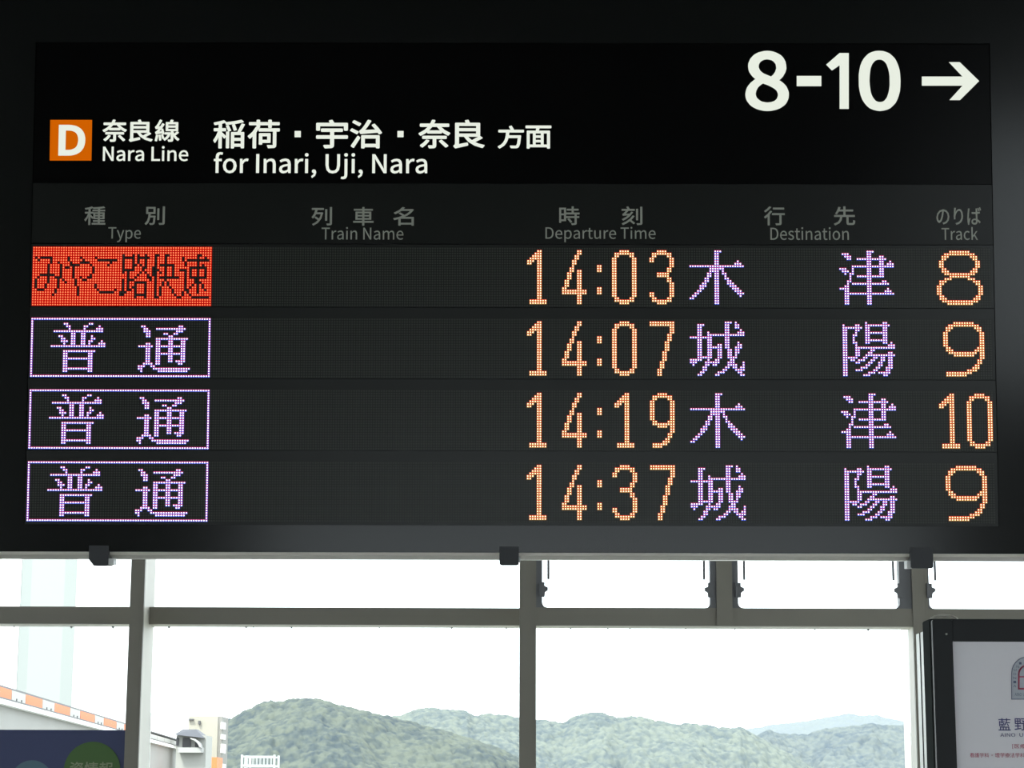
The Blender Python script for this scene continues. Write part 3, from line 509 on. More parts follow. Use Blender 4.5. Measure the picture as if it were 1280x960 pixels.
for ch, x0, x1, y0, y1, bd in [('奈', 128, 158.5, 149.3, 177.3, .022), ('良', 161, 191, 149.3, 177.3, .022), ('線', 193.5, 224.5, 149.3, 177.3, .018),
        ('稲', 266.5, 306, 149.5, 185.5, .018), ('荷', 309.5, 349.7, 149.5, 185.5, .02), ('宇', 395, 435, 149.5, 185.5, .024), ('治', 437.3, 477.7, 149.5, 185.5, .022),
        ('奈', 523, 563, 149.5, 185.5, .022), ('良', 566.5, 606, 149.5, 185.5, .022), ('方', 622, 655, 156.8, 185.7, .022), ('面', 656.8, 689.3, 156.8, 185.7, .020)]:
    btext(ch, x0, x1, y0, y1, SW, sp, -.001, bd)
for x in (368.3, 496.8):
    l, t = b(x, 163.6); r, bo = b(x+7.6, 171.4); MB().box(l, r, bo, t, -.001, -.0004).build('lettering', SW, sp)
btext('Nara Line', 128.7, 235.2, 182.5, 201.3, SW, sp, -.001, .010)
btext('for Inari, Uji, Nara', 267.2, 534, 190.3, 223.8, SW, sp, -.001, .010)
btext('8', 932.5, 985, 64.3, 137.8, SW, sp, -.001, .022)
btext('0', 1074.5, 1124.8, 64.3, 137.8, SW, sp, -.001, .022)
def poly(pts, name, m, par, w0=-.001, h=.0006):
    q = [b(*p) for p in pts]; return MB().prism(q, w0, w0+h, axis=2).build(name, m, par)
poly([(996, 94.8), (1026.7, 94.8), (1026.7, 107.6), (996, 107.6)], 'lettering', SW, sp)
poly([(1032.8, 80.7), (1049.5, 66.2), (1061, 66.2), (1061, 136), (1049.6, 136), (1049.6, 81.5), (1040, 88)], 'lettering', SW, sp)
poly([(1152.4, 95.6), (1203.2, 95.6), (1186.2, 77.6), (1199.8, 77.6), (1224, 101.2), (1200.2, 125), (1186.8, 125), (1203.2, 107), (1152.4, 107)], 'arrow', SW, sp)
bd = poly([(62.8, 149.8), (115, 149.8), (114.2, 200.6), (62, 200.6)], 'line_badge', M['sign_orange'], board, h=.0008)
bd['label'] = 'orange square line badge'
btext('D', 74, 105.8, 156.8, 193.8, SW, bd, -.0001, .035)
G = M['print_grey']
for ch, x0, x1, y0, y1 in [('種', 105.5, 131.8, 258, 281.2), ('別', 181, 206, 258, 281.2), ('列', 389.5, 415, 258.8, 282), ('車', 441.5, 467, 258.8, 282),
        ('名', 491.5, 517.3, 258.8, 282), ('時', 699, 724.5, 258, 281.3), ('刻', 777, 803, 258, 281.3), ('行', 955, 981, 258, 281.7), ('先', 1042.3, 1069, 258, 281.7)]:
    btext(ch, x0, x1, y0, y1, G, hpn, -.0004, .012)
btext('のりば', 1170.5, 1226.5, 259, 281, G, hpn, -.0004, .008)
for s, x0, x1, y0, y1 in [('Type', 135.3, 176, 284, 302.7), ('Train Name', 402, 504.3, 283.8, 299.6), ('Departure Time', 681.8, 819.5, 283.5, 302.8),
        ('Destination', 963, 1061, 284, 300), ('Track', 1177, 1222.3, 283.8, 300)]:
    btext(s, x0, x1, y0, y1, G, hpn, -.0004, .0)

# lamp bitmaps: rows 0..23 of "a-b" runs separated by spaces
def P(start, s):
    out = {}
    for i, r in enumerate(s.split('/')):
        t = set()
        for run in r.split():
            a, _, c = run.partition('-'); t |= set(range(int(a), int(c or a)+1))
        out[start+i] = t
    return out
FU = P(2, '5-6 15-16/6-7 13-14 19/7 13 18-20/1-20/8-9 12-13/3-4 8-9 12-13 16/4-5 8-9 12-13 16-17/4-6 8-9 12-13 15-16 20/5 8-9 12-13 15 19-21/0-21//5-17/'
       '5-6 15-16/5-6 15-16/5-16/5-6 15-16/5-6 15-16/5-6 15-16/5-16/5-6 15-16')
TSU = P(3, '1-2 16-17/2-3 7-18/2-4 15-17/3-4 10-11 14-15/3-4 12-13/7-19/7-8 12-13 17-18/3-4 7-8 12-13 17-18/0-5 7-18/3-4 7-8 12-13 17-18/3-4 7-8 12-13 17-18/'
        '3-4 7-18/3-4 7-8 12-13 17-18/3-4 7-8 12-13 17-18/3-4 7-8 12-13 15-18/2-5 7-8 16-17/0-2 5-6/0-1 6-20/1 8-19')
KI = P(1, '10-12/10-11/10-11/10-11/10-11 19/10-11 18-20/0-21/8-13/8-11 13/7-8 10-11 13-14/7-8 10-11 14/6-7 10-11 14-15/6-7 10-11 15-16/5-6 10-11 15-17/'
       '4-6 10-11 16-18/4-5 10-11 17-19/3-4 10-11 18-20/2-3 10-11 19-21/1-2 10-11 20/0-1 10-11/10-11/10-11')
ZU = P(1, '11-13/1-3 11-12/2-4 11-12 16-17/3-4 7-18/11-12 16-17 20/11-12 16-17 19-21/5-21/0-2 5 11-12 16-17/1-3 5 11-12 16-17/2 4-5 11-12 16-17/4 7-17/'
       '4 11-12/3-4 11-12 17-18/3 5-19/2-3 11-12/0-3 11-12 19/2-3 11-12 18-20/2-21/2-3 11-12/2-3 11-12/2-3 11-12/2-3 11-12')
JO = P(1, '14-16 18/3-5 14-15 18-19/3-4 14-15 18-19/3-4 14-15 20/3-4 7 14-15 19-21/3-4 7-21/0-8 14-15/3-4 7-8 14-15/3-4 7-8 14-15 19/3-4 7-8 11-12 14-15 19-20/'
       '3-4 7-12 14-15 18-20/3-4 7-8 11-12 15-16 18-19/3-4 7-8 11-12 15-16 18-19/3-4 7-8 11-12 15-16 18/3-8 11-12 15-18/0-4 7 10-11 16-17/0-2 6-11 15-17 21/'
       '1 6-7 9-10 15-18 21/5-6 14-15 17-18 20-21/5-6 13-14 18-21/4-5 11-13 19-20/3-4 10-11 20-21')
YO = P(1, '10 17-18/1 6-7 10-19/1-8 10-11 17-18/1-2 6-7 10-11 17-18/1-2 6 10-18/1-2 5-6 10-11 17-18/1-2 5 10-11 17-18/1-2 5 10-18/1-2 5-6 10-11 17-18 20/'
       '1-2 6 19-21/1-2 6-21/1-2 6-7 12-13/1-2 6-7 11-12 19-20/1-2 6-7 10-21/1-6 9-10 13-14 16-17 19-20/1-2 4-5 7-9 12-13 16-17 19-20/1-2 6-7 11-12 15-16 19-20/'
       '1-2 10-11 15-16 19-20/1-2 8-10 14-15 18-20/1-2 6-8 13-14 18-19/1-2 11-13 15-19/1-2 9-11 17-18')
D1 = P(1, '4-5/3-5/2-5/1-5/0-2 4-5/0-1 4-5/' + '4-5/'*14 + '1-7/1-7')
D4 = P(1, '6-7/6-7/5-6/5-6/4-5/4-5/4/3-4/3-4 6-7/2-3 6-7/2-3 6-7/2-3 6-7/1-2 6-7/1-2 6-7/1-2 6-7/0-1 6-7/0-9/0-9/6-7/6-7/6-7/6-7')
DC = P(7, '0-1/0-1/0-1'); DC2 = P(16, '0-1/0-1/0-1')
D0 = P(1, '3-6/1-8/1-2 7-8/' + '0-1 8-9/'*16 + '1-2 7-8/1-8/3-6')
D3 = P(1, '3-6/1-8/1-2 7-8/0-1 8-9/0-1 8-9/8-9/8-9/7-8/7-8/3-7/3-7/7-8/7-8/8-9/8-9/8-9/8-9/0-1 8-9/0-1 8-9/1-2 7-8/1-8/3-6')
D7 = P(1, '0-9/0-9/8-9/8-9/8-9/7-8/7-8/7-8/6-7/6-7/6-7/6-7/5-6/5-6/5-6/5-6/4-5/4-5/4-5/3-4/3-4/3-4')
D9 = P(1, '3-6/1-8/1-2 7-8/' + '0-1 8-9/'*8 + '1-2 7-9/1-9/3-6 8-9/8-9/8-9/7-8/7-8/6-7/5-7/1-6/1-4')
T8 = P(1, '5-12/3-14/2-4 13-15/2-3 14-15/1-2 15-16/1-2 15-16/1-2 15-16/2-3 14-15/2-4 13-15/3-14/5-12/3-5 12-14/1-3 14-16/1-2 15-16/0-1 16-17/0-1 16-17/0-1 16-17/0-1 16-17/'
       '1-2 15-16/1-3 14-16/2-15/4-13')
T9 = P(1, '4-11/2-13/1-3 12-14/1-2 13-14/0-1 14-15/0-1 14-15/0-1 14-15/0-1 14-15/0-1 14-15/0-1 14-15/1-2 13-15/1-3 12-15/2-12 14-15/4-11 14-15/14-15/13-14/13-14/12-13/11-13/9-12/1-10/1-8')
MIYAKOJI = P(3, '36 40 42 45 49-50 53-54 66-67/'
             '1 3-7 14 19 25 36-40 42-46 49 53 60 66 69/'
             '2 7 14 20 26-33 36 40 42 45 49 53 60 62-70/'
             '7 10 15 19-22 31 36 40 42 45 49 53 61 66/'
             '6 11 15-18 23 30 36 40-41 43 45 49 51-56 61 66 68/'
             '6 11 13-14 16 24 36 40 44 45 48-49 53 56 63-69/'
             '6 11 16 24 36-40 44 48-50 53 56 59-61 63 66 69/'
             '6 11 16 24 36 38 43 45 48 49 51 53 56 61 63 66 69/'
             '3-8 11 16 23 38 42 46 48 49 53 56 61 63 66 69/'
             '2 6 9-11 16 19 22-23 38 41 46-47 49 51-58 61 63-69/'
             '1 6 10 12 17 20-21 36 38-40 47 49 53 61 65-66/'
             '1 6 10 13 17 36 38 41-45 49 52 54 61 65-67/'
             '1 5 10 17 25 36 38 41 45 49 52 54 61 64 66 68/'
             '1 5 10 18 25 36 38 40-41 45 49 51 55 61 63 66 68/'
             '2-4 9 18 26 33 36 38-39 41 45 49 51 56 61 62 66 69/'
             '9 18 27-32 35-37 41 45 49 51 56 60 62 66/'
             '8 18 35-36 41-45 49 51 57 60 63/'
             '41 45 49-50 58-59 64-70')
HALF = PITCHM*.46
def lamp_mesh(name, cells, mats, u0, v0, pitch=PITCHM, stretch=1.0):
    """lit lamps: a square lens, the bright core and the red and blue chips seen at its top and bottom"""
    mb = MB(); h = HALF; w1 = .0011; w2 = .0013
    for r, cs in cells.items():
        for c in cs:
            x, y = u0 + c*pitch*stretch, v0 - r*pitch
            a = [(x-h, y-h), (x+h, y-h), (x+h, y+h), (x-h, y+h)]
            mb.quad(*[(p[0], p[1], w1) for p in a], 0)
            for i in range(4):
                p, q = a[i], a[(i+1) % 4]; mb.quad((p[0], p[1], -.001), (q[0], q[1], -.001), (q[0], q[1], w1), (p[0], p[1], w1), 0)
            mb.quad((x-h, y+h*.52, w2), (x+h, y+h*.52, w2), (x+h, y+h, w2), (x-h, y+h, w2), 2)
            mb.quad((x-h, y-h, w2), (x+h, y-h, w2), (x+h, y-h*.52, w2), (x-h, y-h*.52, w2), 3)
            n = len(mb.v); k = h*.60
            mb.v += [(x+k*math.cos(t), y+k*.94*math.sin(t), w2+.0002) for t in np.linspace(0, 2*math.pi, 9)[:-1]]
            mb.f.append(tuple(range(n, n+8))); mb.m.append(1)
    return mb.mesh(name, mats)
cache = {}
def put(name, key, cells, mats, u0, k, par, stretch=1.0):
    """one mesh per distinct character, shared by every place that shows it"""
    if key not in cache: cache[key] = lamp_mesh(name, cells, mats, 0, 0, stretch=stretch)
    o = link(name, cache[key], par); o.location = (u0, row_v(0, k), 0); return o
grid = MB()
hh = PITCHM*.33
for r in range(24):
    for c in range(384):
        x, y = c*PITCHM, -r*PITCHM
        grid.quad((x-hh, y-hh, .0003), (x+hh, y-hh, .0003), (x+hh, y+hh, .0003), (x-hh, y+hh, .0003))
grid_me = grid.mesh('unlit_lamps', M['led_off'])
mk = {k_: v_ for k_, v_ in MIYAKOJI.items()}
red = {r: set(range(72)) - mk.get(r, set()) for r in range(24)}
border = {r: ({0, 71} if 0 < r < 23 else set(range(72))) for r in range(24)}
def colx(px, py): return b(px, py)[0]
TIMES = ['14:03', '14:07', '14:19', '14:37']; DG = {'1': D1, '4': D4, '0': D0, '3': D3, '7': D7, '9': D9, ':': DC}
for k in range(4):
    vt = row_v(-1.3, 0) if k == 0 else row_v(23+.85, k-1)
    vb = row_v(23+.85, k) if k < 3 else vE
    if k == 0: vt = vH0 - .001
    pn = MB().box(uA, uB, vb+.0006, vt-.0006, -.006, -.0003).build('led_row', M['led_face'], board)
    g = link('unlit_lamps', grid_me, pn); g.location = (U0, row_v(0, k), 0); tag(g, kind='stuff')
    if k == 0:
        o = put('red_lamp_block', 'red', red, LR, U0, k, pn); o['label'] = 'red lit lamp block with dark characters'
    else:
        put('lamp_border', 'border', border, LW, U0, k, pn)
        put('lamp_character', 'fu', FU, LW, col_u(8), k, pn); put('lamp_character', 'tsu', TSU, LW, col_u(43), k, pn)
    put('lamp_dot', 'colon_low', DC2, LA, col_u(198.3+28), k, pn)
    for i, ch in enumerate(TIMES[k]):
        put('lamp_dot' if ch == ':' else 'lamp_digit', ch, DG[ch], LA, col_u(198.3 + (0, 14, 28, 34, 49)[i] + (.9 if ch == '1' and i == 3 else 0)), k, pn)
    put('lamp_character', 'ki' if k % 2 == 0 else 'jo', KI if k % 2 == 0 else JO, LW, col_u(263.3), k, pn)
    put('lamp_character', 'zu' if k % 2 == 0 else 'yo', ZU if k % 2 == 0 else YO, LW, col_u(323.3), k, pn)
    if k == 0: put('lamp_digit', 't8', T8, LA, col_u(362.2), k, pn, 1.035)
    elif k == 2:
        put('lamp_digit', 't1', D1, LA, col_u(362.3), k, pn, 1.035); put('lamp_digit', 't0', D0, LA, col_u(373.3), k, pn, 1.035)
    else: put('lamp_digit', 't9', T9, LA, col_u(364.4), k, pn, 1.035)

# aluminium rail under the housing and the dark mounting feet
vr = vB
MB().prism([(vr+.004, -.010), (vr-.006, -.012), (vr-.013, -.040), (vr-.013, -.13), (vr+.004, -.13)], uL+.004, uR-.004, axis=0).build('bottom_rail', M['rail'], board)
def foot(px0, px1, py1, chamfer):
    a, c = b(px0, 695)[0], b(px1, 695)[0]; lo = b((px0+px1)/2, py1)[1]
    mb = MB(); ch = chamfer*(c-a)
    mb.prism([(a, vB+.012), (c, vB+.012), (c, lo+.002), (c-.004, lo), (a+ch, lo), (a, lo+ch*(1.25 if chamfer > .2 else .8))], -.05, .004, axis=2)
    o = mb.build('mounting_foot', M['bracket'], board)
    return o, a, c, lo
foot(111.5, 136, 707.2, .26); foot(624.3, 648.5, 706.5, .09); foot(1138, 1166, 710.5, .06)
for px0, px1, y0, y1 in ((135.5, 142, 698, 706), (648, 650.5, 696, 703), (1133.5, 1139.5, 701, 711)):
    a, t = b(px0, y0); c, lo = b(px1, y1)
    MB().box(a, c, lo, t, -.03, .002).build('clip', mat('pale_clip', (.6, .6, .58), .4), board, bevel=.0006)
for u in (uL+.35, uR-.35, 0):
    top = BM.inverted() @ Vector((BO.x+u, BO.y+.13, ZC))
    mb = MB(); mb.rod((u, vT-.002, -.15), (u, top.y, top.z), .03, 16)
    mb.build('hanging_pole', M['bracket'], board)

# ================================================================== OUTSIDE
street = tag(MB().box(-1500, 1500, 14, 4200, -9.2, -9).build('street_ground', mat('asphalt', (.22, .23, .21), .9, noise=.2, scale=.05)), kind='structure')

def fbm(x, y, rng, octv=5, base=.004):
    out = np.zeros_like(x); a = 1.0; f = base
    for i in range(octv):
        for j in range(3):
            th = rng.uniform(0, 2*math.pi); ph = rng.uniform(0, 2*math.pi)
            out += a*np.sin(f*(x*math.cos(th)+y*math.sin(th)) + ph + 1.7*np.sin(f*.7*(x*math.sin(th)-y*math.cos(th))+ph*2))/3
        a *= .5; f *= 2.03
    return out
def crowns(x, y, cell, seed):
    """rounded tree crowns of uneven height: nearest jittered point in a cell grid"""
    gx, gy = np.floor(x/cell), np.floor(y/cell); best = np.zeros_like(x); idb = np.zeros_like(x)
    for dx in (-1, 0, 1):
        for dy in (-1, 0, 1):
            cx, cy = gx+dx, gy+dy
            h1 = np.mod(np.sin(cx*127.1+cy*311.7+seed)*43758.5453, 1); h2 = np.mod(np.sin(cx*269.5+cy*183.3+seed)*24634.634, 1)
            h3 = np.mod(np.sin(cx*419.2+cy*371.9+seed)*35412.17, 1)
            d = np.hypot(x-(cx+h1)*cell, y-(cy+h2)*cell)/cell
            v = (0.55+.75*h3)*np.sqrt(np.clip(1-(d/(.75+.35*h3))**2, 0, 1))
            m = v > best; best = np.where(m, v, best); idb = np.where(m, h3, idb)
    return best, idb
def hill_mat(name, c0, c1):  # both colours have the bluish distance haze mixed in
    m = bpy.data.materials.new(name); m.use_nodes = True; nt = m.node_tree; bs = nt.nodes['Principled BSDF']
    bs.inputs['Roughness'].default_value = .95; bs.inputs['Specular IOR Level'].default_value = .1
    at_ = nt.nodes.new('ShaderNodeAttribute'); at_.attribute_name = 'tree'
    tc = nt.nodes.new('ShaderNodeTexCoord'); n = nt.nodes.new('ShaderNodeTexNoise'); n.inputs['Scale'].default_value = .02; n.inputs['Detail'].default_value = 5
    mx = nt.nodes.new('ShaderNodeMix'); mx.data_type = 'RGBA'; mx.inputs[6].default_value = (*c0, 1); mx.inputs[7].default_value = (*c1, 1)
    fn = nt.nodes.new('ShaderNodeTexNoise'); fn.inputs['Scale'].default_value = .16; fn.inputs['Detail'].default_value = 3
    fr = nt.nodes.new('ShaderNodeMapRange'); fr.inputs[1].default_value = .42; fr.inputs[2].default_value = .62; fr.inputs[4].default_value = .45
    ad = nt.nodes.new('ShaderNodeMath'); ad.operation = 'MULTIPLY_ADD'; ad.inputs[1].default_value = .45
    a2 = nt.nodes.new('ShaderNodeMath'); a2.operation = 'MULTIPLY_ADD'; a2.inputs[1].default_value = .35
    rr = nt.nodes.new('ShaderNodeMapRange'); rr.inputs[1].default_value = .38; rr.inputs[2].default_value = .62
    L = nt.links.new
    L(tc.outputs['Object'], n.inputs['Vector']); L(n.outputs['Fac'], rr.inputs[0])
    L(tc.outputs['Object'], fn.inputs['Vector']); L(fn.outputs['Fac'], fr.inputs[0])
    L(at_.outputs['Fac'], ad.inputs[0]); L(fr.outputs[0], ad.inputs[2])
    L(rr.outputs[0], a2.inputs[0]); L(ad.outputs[0], a2.inputs[2])
    L(a2.outputs[0], mx.inputs[0]); L(mx.outputs[2], bs.inputs['Base Color'])
    return m
def hill(D, crest, cell, amp, m, label, seed, depth_px=130, step=1.1, group=None):
    px = np.arange(crest[0][0], crest[-1][0]+step, step); cy = np.interp(px, [c[0] for c in crest], [c[1] for c in crest])
    rows = 180; s = np.append(np.linspace(-.12, 1, rows-1), 3.5)
    rng = np.random.RandomState(seed)
    mpp = D/F_PX
    # column ground-plane x at crest distance; crest height from the profile; slope comes toward the viewer
    base = np.array([at(p, q, D) for p, q in zip(px, cy)])
    drop = 112*mpp
    XX = np.repeat(base[:, 0][:, None], rows, 1); S_ = np.repeat(s[None, :], len(px), 0)
    YY = D - S_*drop*1.9
    ZZ = base[:, 2][:, None] - np.where(S_ > 0, np.abs(S_)**1.15, .35*S_**2*8)*drop*.9
    XX = XX * (YY/D)
    n = fbm(XX, YY, rng, 5, 2*math.pi/(190*mpp))
    ZZ = ZZ + n*9*mpp*np.clip(S_*4, 0, 1)
    c, idb = crowns(XX, YY, cell*mpp, seed*7.7)
    c2, _ = crowns(XX+91, YY+17, cell*mpp*2.6, seed*3.1)
    ZZ = ZZ + (c*amp + c2*amp*.9 - amp*1.2)*mpp
    nx, ny = XX.shape; V = np.stack([XX, YY, ZZ], -1).reshape(-1, 3)
    i = np.arange(nx*ny).reshape(nx, ny); Fq = np.stack([i[:-1, :-1], i[:-1, 1:], i[1:, 1:], i[1:, :-1]], -1).reshape(-1, 4)
    me = bpy.data.meshes.new('wooded_hill'); me.from_pydata(V.tolist(), [], Fq.tolist())
    at_ = me.attributes.new('tree', 'FLOAT', 'POINT'); at_.data.foreach_set('value', (.15+idb*.55+.3*c).ravel().astype(np.float32))  # random tone per crown, plus crown tops painted lighter and gaps darker as shading
    me.polygons.foreach_set('use_smooth', [True]*len(me.polygons)); me.materials.append(m); me.update()
    o = link('wooded_hill', me); tag(o, label, 'hill', group); return o
hA = [(236, 985), (250, 935), (262, 912), (278, 903), (290, 898), (303, 891), (318, 884), (330, 879), (338, 877), (344, 880), (352, 879), (362, 876), (376, 875), (392, 874.5), (403, 876),
      (425, 883), (447, 888), (472, 894), (495, 899), (520, 905), (560, 916), (620, 935), (660, 955)]
hB = [(440, 935), (470, 903), (490, 898), (505, 893), (520, 889), (535, 887), (548, 887), (570, 890), (584, 891), (593, 897), (603, 895), (622, 894), (640, 897), (655, 899), (680, 901), (704, 904),
      (720, 897), (745, 892), (753, 892), (765, 896), (775, 900), (790, 897), (805, 900), (830, 904), (848, 907), (862, 906), (890, 909), (912, 912), (925, 910), (935, 916), (960, 930), (1010, 955), (1060, 990)]
hC = [(880, 935), (915, 917), (935, 912), (960, 907), (990, 904), (1020, 900), (1045, 895), (1062, 892.5), (1080, 895), (1095, 894), (1110, 898), (1130, 902), (1160, 905), (1230, 915), (1330, 925), (1500, 905), (1700, 918), (1950, 900), (2200, 960)]
hD = [(900, 960), (935, 928), (950, 918), (958, 914), (968, 917), (985, 920), (1010, 920), (1022, 916), (1032, 912), (1046, 911), (1062, 910), (1078, 908), (1090, 905), (1100, 908), (1120, 909), (1138, 908),
      (1170, 905), (1230, 912), (1330, 925), (1450, 935), (1600, 915), (1750, 925), (1900, 945), (2100, 985)]
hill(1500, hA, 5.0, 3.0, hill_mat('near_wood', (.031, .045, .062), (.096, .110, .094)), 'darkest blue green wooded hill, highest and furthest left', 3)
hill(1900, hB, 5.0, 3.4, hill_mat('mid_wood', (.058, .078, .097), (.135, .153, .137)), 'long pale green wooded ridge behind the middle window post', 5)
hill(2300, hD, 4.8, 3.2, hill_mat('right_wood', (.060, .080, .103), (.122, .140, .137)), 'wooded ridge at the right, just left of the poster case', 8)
hill(3400, hC, 5.0, 1.2, hill_mat('far_wood', (.140, .163, .185), (.150, .172, .178)), 'faint pale far mountain rising above the right ridge', 9)  # paleness is aerial haze carried by the colour

# elevated station wall with orange and white parapet, running away on the left
TILEW = mat('white_parapet_panel', (.42, .41, .38), .6); TILEO = mat('orange_parapet_panel', s2l(212, 116, 68), .6)
WHT = mat('white_ledge', (.9, .9, .88), .6); CON = mat('grey_concrete', (.28, .275, .262), .8, noise=.06, scale=.4)
DLINE = mat('grey_handrail', (.07, .07, .075), .5)
def along(d, px_vp=485.0): pass
VPX = 485.0
dirv = ray(VPX, 1005); dirv.z = 0; dirv.normalize(); nrm = Vector((dirv.y, -dirv.x, 0))       # to the right of the direction
P0 = at(10, 0, 100)
def vx(px, H):
    """point at height H (above the eye) on the viaduct's side plane seen at column px"""
    d = ray(px, 900); d.z = 0; d.normalize()
    # side plane: through Q, along dirv
    den = d.dot(nrm); t = (-WOFF)/den
    return EYE.x + d.x*t, EYE.y + d.y*t
WOFF = 21.6
Hk = lambda y0: (1005-y0)
def Hof(px, py):
    x, y = vx(px, 0); d = ray(px, py); return d.z/d.y*y
H_top = Hof(30, 868.5); H_band = Hof(30, 884.3-.6); H_led = Hof(30, 889.5)
via = empty('elevated_viaduct', (0, 0, 0)); tag(via, 'long elevated concrete viaduct with an orange and white parapet running away from the windows', 'viaduct')
def seg(name, px0, px1, h1, h0, out, m):
    (xa, ya), (xb, yb) = vx(px0, 0), vx(px1, 0)
    o1 = nrm*out; o2 = nrm*-.6; z1, z0 = EYE.z+h1, EYE.z+h0
    mb = MB(); q = [(xa+o1.x, ya+o1.y), (xb+o1.x, yb+o1.y), (xb+o2.x, yb+o2.y), (xa+o2.x, ya+o2.y)]
    mb.prism(q, z0, z1, axis=2); return mb.build(name, m, via)
edges = [-60, -44, -26, -9, 10.5, 28.5, 49.8, 65.5, 85, 98, 116.5, 128, 144, 154, 168, 177]
m_or = True
for i in range(len(edges)-1):
    o_ = i % 2 == 1
    seg('orange_panel' if not (i % 2) == 0 else 'white_panel', edges[i]+.25, edges[i+1]-.25, H_top, H_band, .12, TILEO if (i % 2) else TILEW)
for i, e in enumerate([178, 187, 196, 205, 213, 221, 228, 235, 241, 247, 253]):
    seg('white_panel', e, e+([9, 9, 9, 8, 8, 7, 7, 6, 6, 6, 5][i])*.97, H_top-.15, H_band, .12, TILEW)
seg('handrail', -60, 258, H_top+.13, H_top+.02, .05, DLINE)
seg('ledge', -80, 272, H_band, H_led, .5, WHT)
seg('joint_line', -80, 272, H_band+.07, H_band, .53, DLINE)
seg('concrete_wall', -80, 276, H_led, -10.6, .1, CON)
for i in range(len(edges)-2):                    # bolt plates on the white panels
    if i % 2 == 0:
        for f_ in (.35, .7):
            e = edges[i] + (edges[i+1]-edges[i])*f_
            seg('vent_slot', e-.35, e+.35, (H_top+H_band)/2-.05, H_band+.12, .16, DLINE)
# buildings
WB = mat('white_tower_wall', (.88, .88, .86), .7); GL = mat('pale_tower_glass', (.25, .27, .265), .9); BEI = mat('beige_wall', (.31, .295, .25), .8); SH = mat('grey_side_wall', (.20, .195, .18), .8)
def bbox(name, px0, px1, py1, Y, depth, m, par, zlow=-9, **k):
    a, c = at(px0, py1, Y), at(px1, py1, Y)
    return MB().box(a.x-par.location.x, c.x-par.location.x, Y-par.location.y, Y+depth-par.location.y, (k.get('z0') if k.get('z0') is not None else zlow)-par.location.z, a.z-par.location.z).build(name, m, par)
p = at(60, 900, 260)
tw = empty('white_tower', (p.x, 260, -9)); tag(tw, 'tall white tower with pale glass strips, rising behind the orange and white viaduct', 'building')
bbox('wall', -60, 34, 560, 260, 25, WB, tw); bbox('glass_strip', 34, 47, 560, 260.1, 24, GL, tw); bbox('wall', 47, 88, 560, 260.1, 24, mat('tower_panel', (.27, .285, .275), .6), tw)
bbox('glass_strip', 88, 103, 560, 260.1, 24, GL, tw); bbox('wall', 103, 150, 560, 260, 25, WB, tw)
p = at(258, 900, 215)
bt = empty('beige_building', (p.x, 215, -9)); tag(bt, 'plain beige apartment block with a dark grey side, standing beside the wooded hill', 'building')
bbox('wall', 236, 272.6, 895, 215, 5.0, BEI, bt); bbox('side_wall', 272.6, 277.6, 895.5, 215.1, 4.8, SH, bt)
for y0, y1 in ((903, 911), (918, 924), (930, 941), (955, 962)):
    a, c = at(276.2, y0, 214.6), at(279.4, y1, 214.6)
    MB().box(a.x-bt.location.x, c.x-bt.location.x, -.5, 1.2, c.z+9, a.z+9).build('balcony', WHT, bt)
for x0, x1, y0, y1 in ((236, 242, 898.5, 900.5), (248, 250.5, 901, 905.5)):
    a, c = at(x0, y0, 214.8), at(x1, y1, 214.8)
    MB().box(a.x-bt.location.x, c.x-bt.location.x, -.3, .05, c.z+9, a.z+9).build('vent', DLINE, bt)
a, c = at(253.5, 946.5, 205), at(271, 959.5, 205)
orb = MB().box(0, c.x-a.x, 0, 4, -9-c.z, a.z-c.z).build('orange_kiosk', TILEO); orb.location = (a.x, 205, c.z)
tag(orb, 'small bright orange block at the foot of the beige building', 'kiosk')
# roofed lookout
YO_ = 170; PW = mat('pale_cladding', (.33, .33, .32), .7)
p = at(238, 930, YO_); pv = empty('roofed_tower_room', (p.x, YO_, p.z)); tag(pv, 'small rooftop room with a slate blue hipped roof in front of beige block', 'building')
def L_(px, py, Y=YO_): q = at(px, py, Y); return q.x-pv.location.x, q.z-pv.location.z
(rx0, rz0), (rx1, _), (tx0, rz1), (tx1, _) = L_(219, 918.5), L_(256, 918.5), L_(226, 911), L_(243, 911)
rf = MB(); n0 = [(rx0, -.6, rz0), (rx1, -.6, rz0-.25), (rx1, 4, rz0-.25), (rx0, 4, rz0)]; n1 = [(tx0, 1, rz1), (tx1, 1, rz1), (tx1, 2.4, rz1), (tx0, 2.4, rz1)]
rf.v = n0+n1; rf.f = [(0, 1, 5, 4), (1, 2, 6, 5), (2, 3, 7, 6), (3, 0, 4, 7), (4, 5, 6, 7), (3, 2, 1, 0)]; rf.m = [0]*6
rf.build('roof', mat('slate_roof', (.045, .047, .058), .6), pv)
x0_, z1_ = L_(220, 919); x1_, z0_ = L_(255, 990)
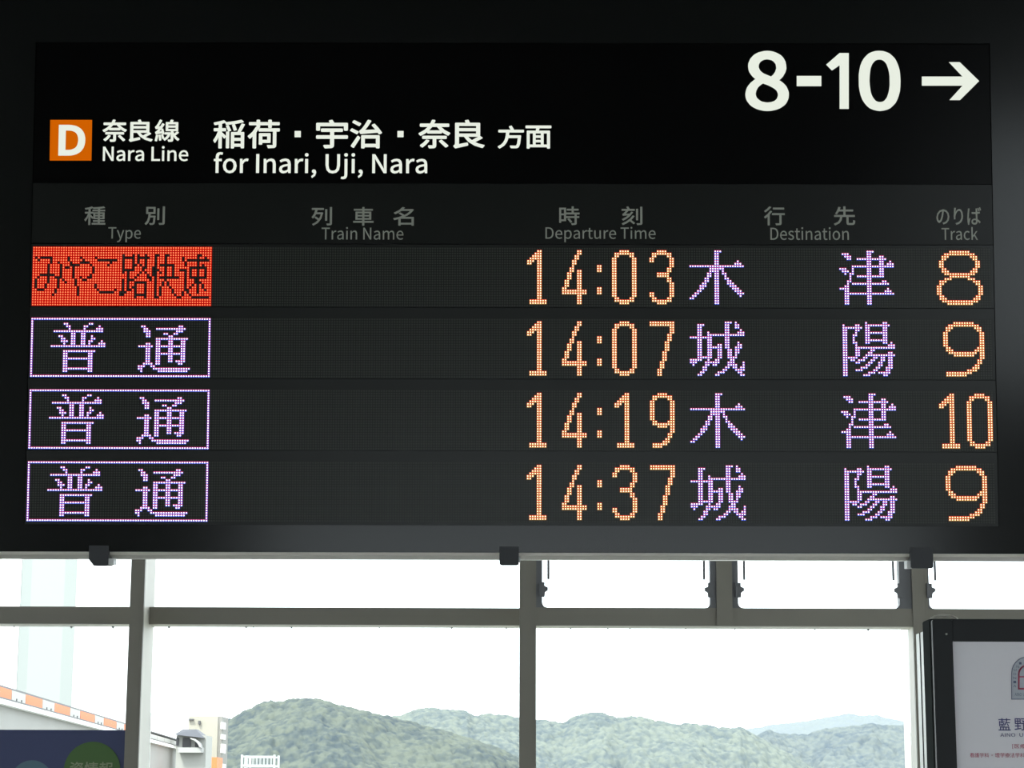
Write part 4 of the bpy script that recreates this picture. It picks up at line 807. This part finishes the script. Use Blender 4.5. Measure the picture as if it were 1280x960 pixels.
MB().box(x0_, x1_, .3, 3.8, z0_, z1_).build('wall', mat('room_wall', (.30, .30, .28), .7), pv)
for a0, a1, b0, b1 in ((220.5, 223.5, 922, 932), (228.5, 238.5, 922.5, 935), (244, 247.5, 926, 936)):
    q0, q1 = L_(a0, b0, YO_+.3), L_(a1, b1, YO_+.3)
    MB().box(q0[0], q1[0], .22, .34, q1[1], q0[1]).build('window', mat('dark_opening', (.03, .03, .033), .4), pv)
aw = MB(); pts = [L_(*q) for q in ((239.5, 922.5), (245, 923.8), (250, 927), (252.5, 931), (253, 935), (251, 934), (248.5, 929.5), (244.5, 926), (240, 924.3))]
aw.prism(pts, -.8, .25, axis=1).build('awning', PW, pv)
q0, q1 = L_(224, 934.5), L_(254, 941)
MB().box(q0[0], q1[0], -.5, .3, q1[1], q0[1]).build('balcony', PW, pv)
# roof railing
YR = 120; RAILW = mat('white_rail_paint', (.34, .35, .35), .5)
p = at(322, 960, YR); rr_ = empty('rooftop_railing', (p.x, YR, p.z)); tag(rr_, 'white metal rooftop railing in front of the highest wooded hill', 'railing')
def R2(px, py): q = at(px, py, YR); return q.x-rr_.location.x, q.z-rr_.location.z
ra, rb = R2(302.5, 945.5), R2(343, 945.5); rlo = R2(320, 957)[1]
for yy, dd in ((0, 0), (2.2, 0)):
    MB().box(ra[0], rb[0], yy-.04, yy+.04, ra[1]-.05, ra[1]+.04).build('top_rail', RAILW, rr_)
    MB().box(ra[0], rb[0], yy-.05, yy+.05, rlo-.06, rlo+.06).build('bottom_rail', RAILW, rr_)
    for i in range(10):
        x = ra[0]+(rb[0]-ra[0])*i/9; t = .06 if i in (0, 9, 1) else .014
        MB().box(x-t, x+t, yy-.03, yy+.03, rlo-(.3 if t > .05 else 0), ra[1]+(.1 if i in (0, 9) else 0)).build('baluster', RAILW, rr_)
rl = R2(302, 960)[1]
MB().box(ra[0]-.2, rb[0]+.2, -.3, 2.6, -9-rr_.location.z, rl-.25).build('roof_block', CON, rr_)
bpy.context.view_layer.update()
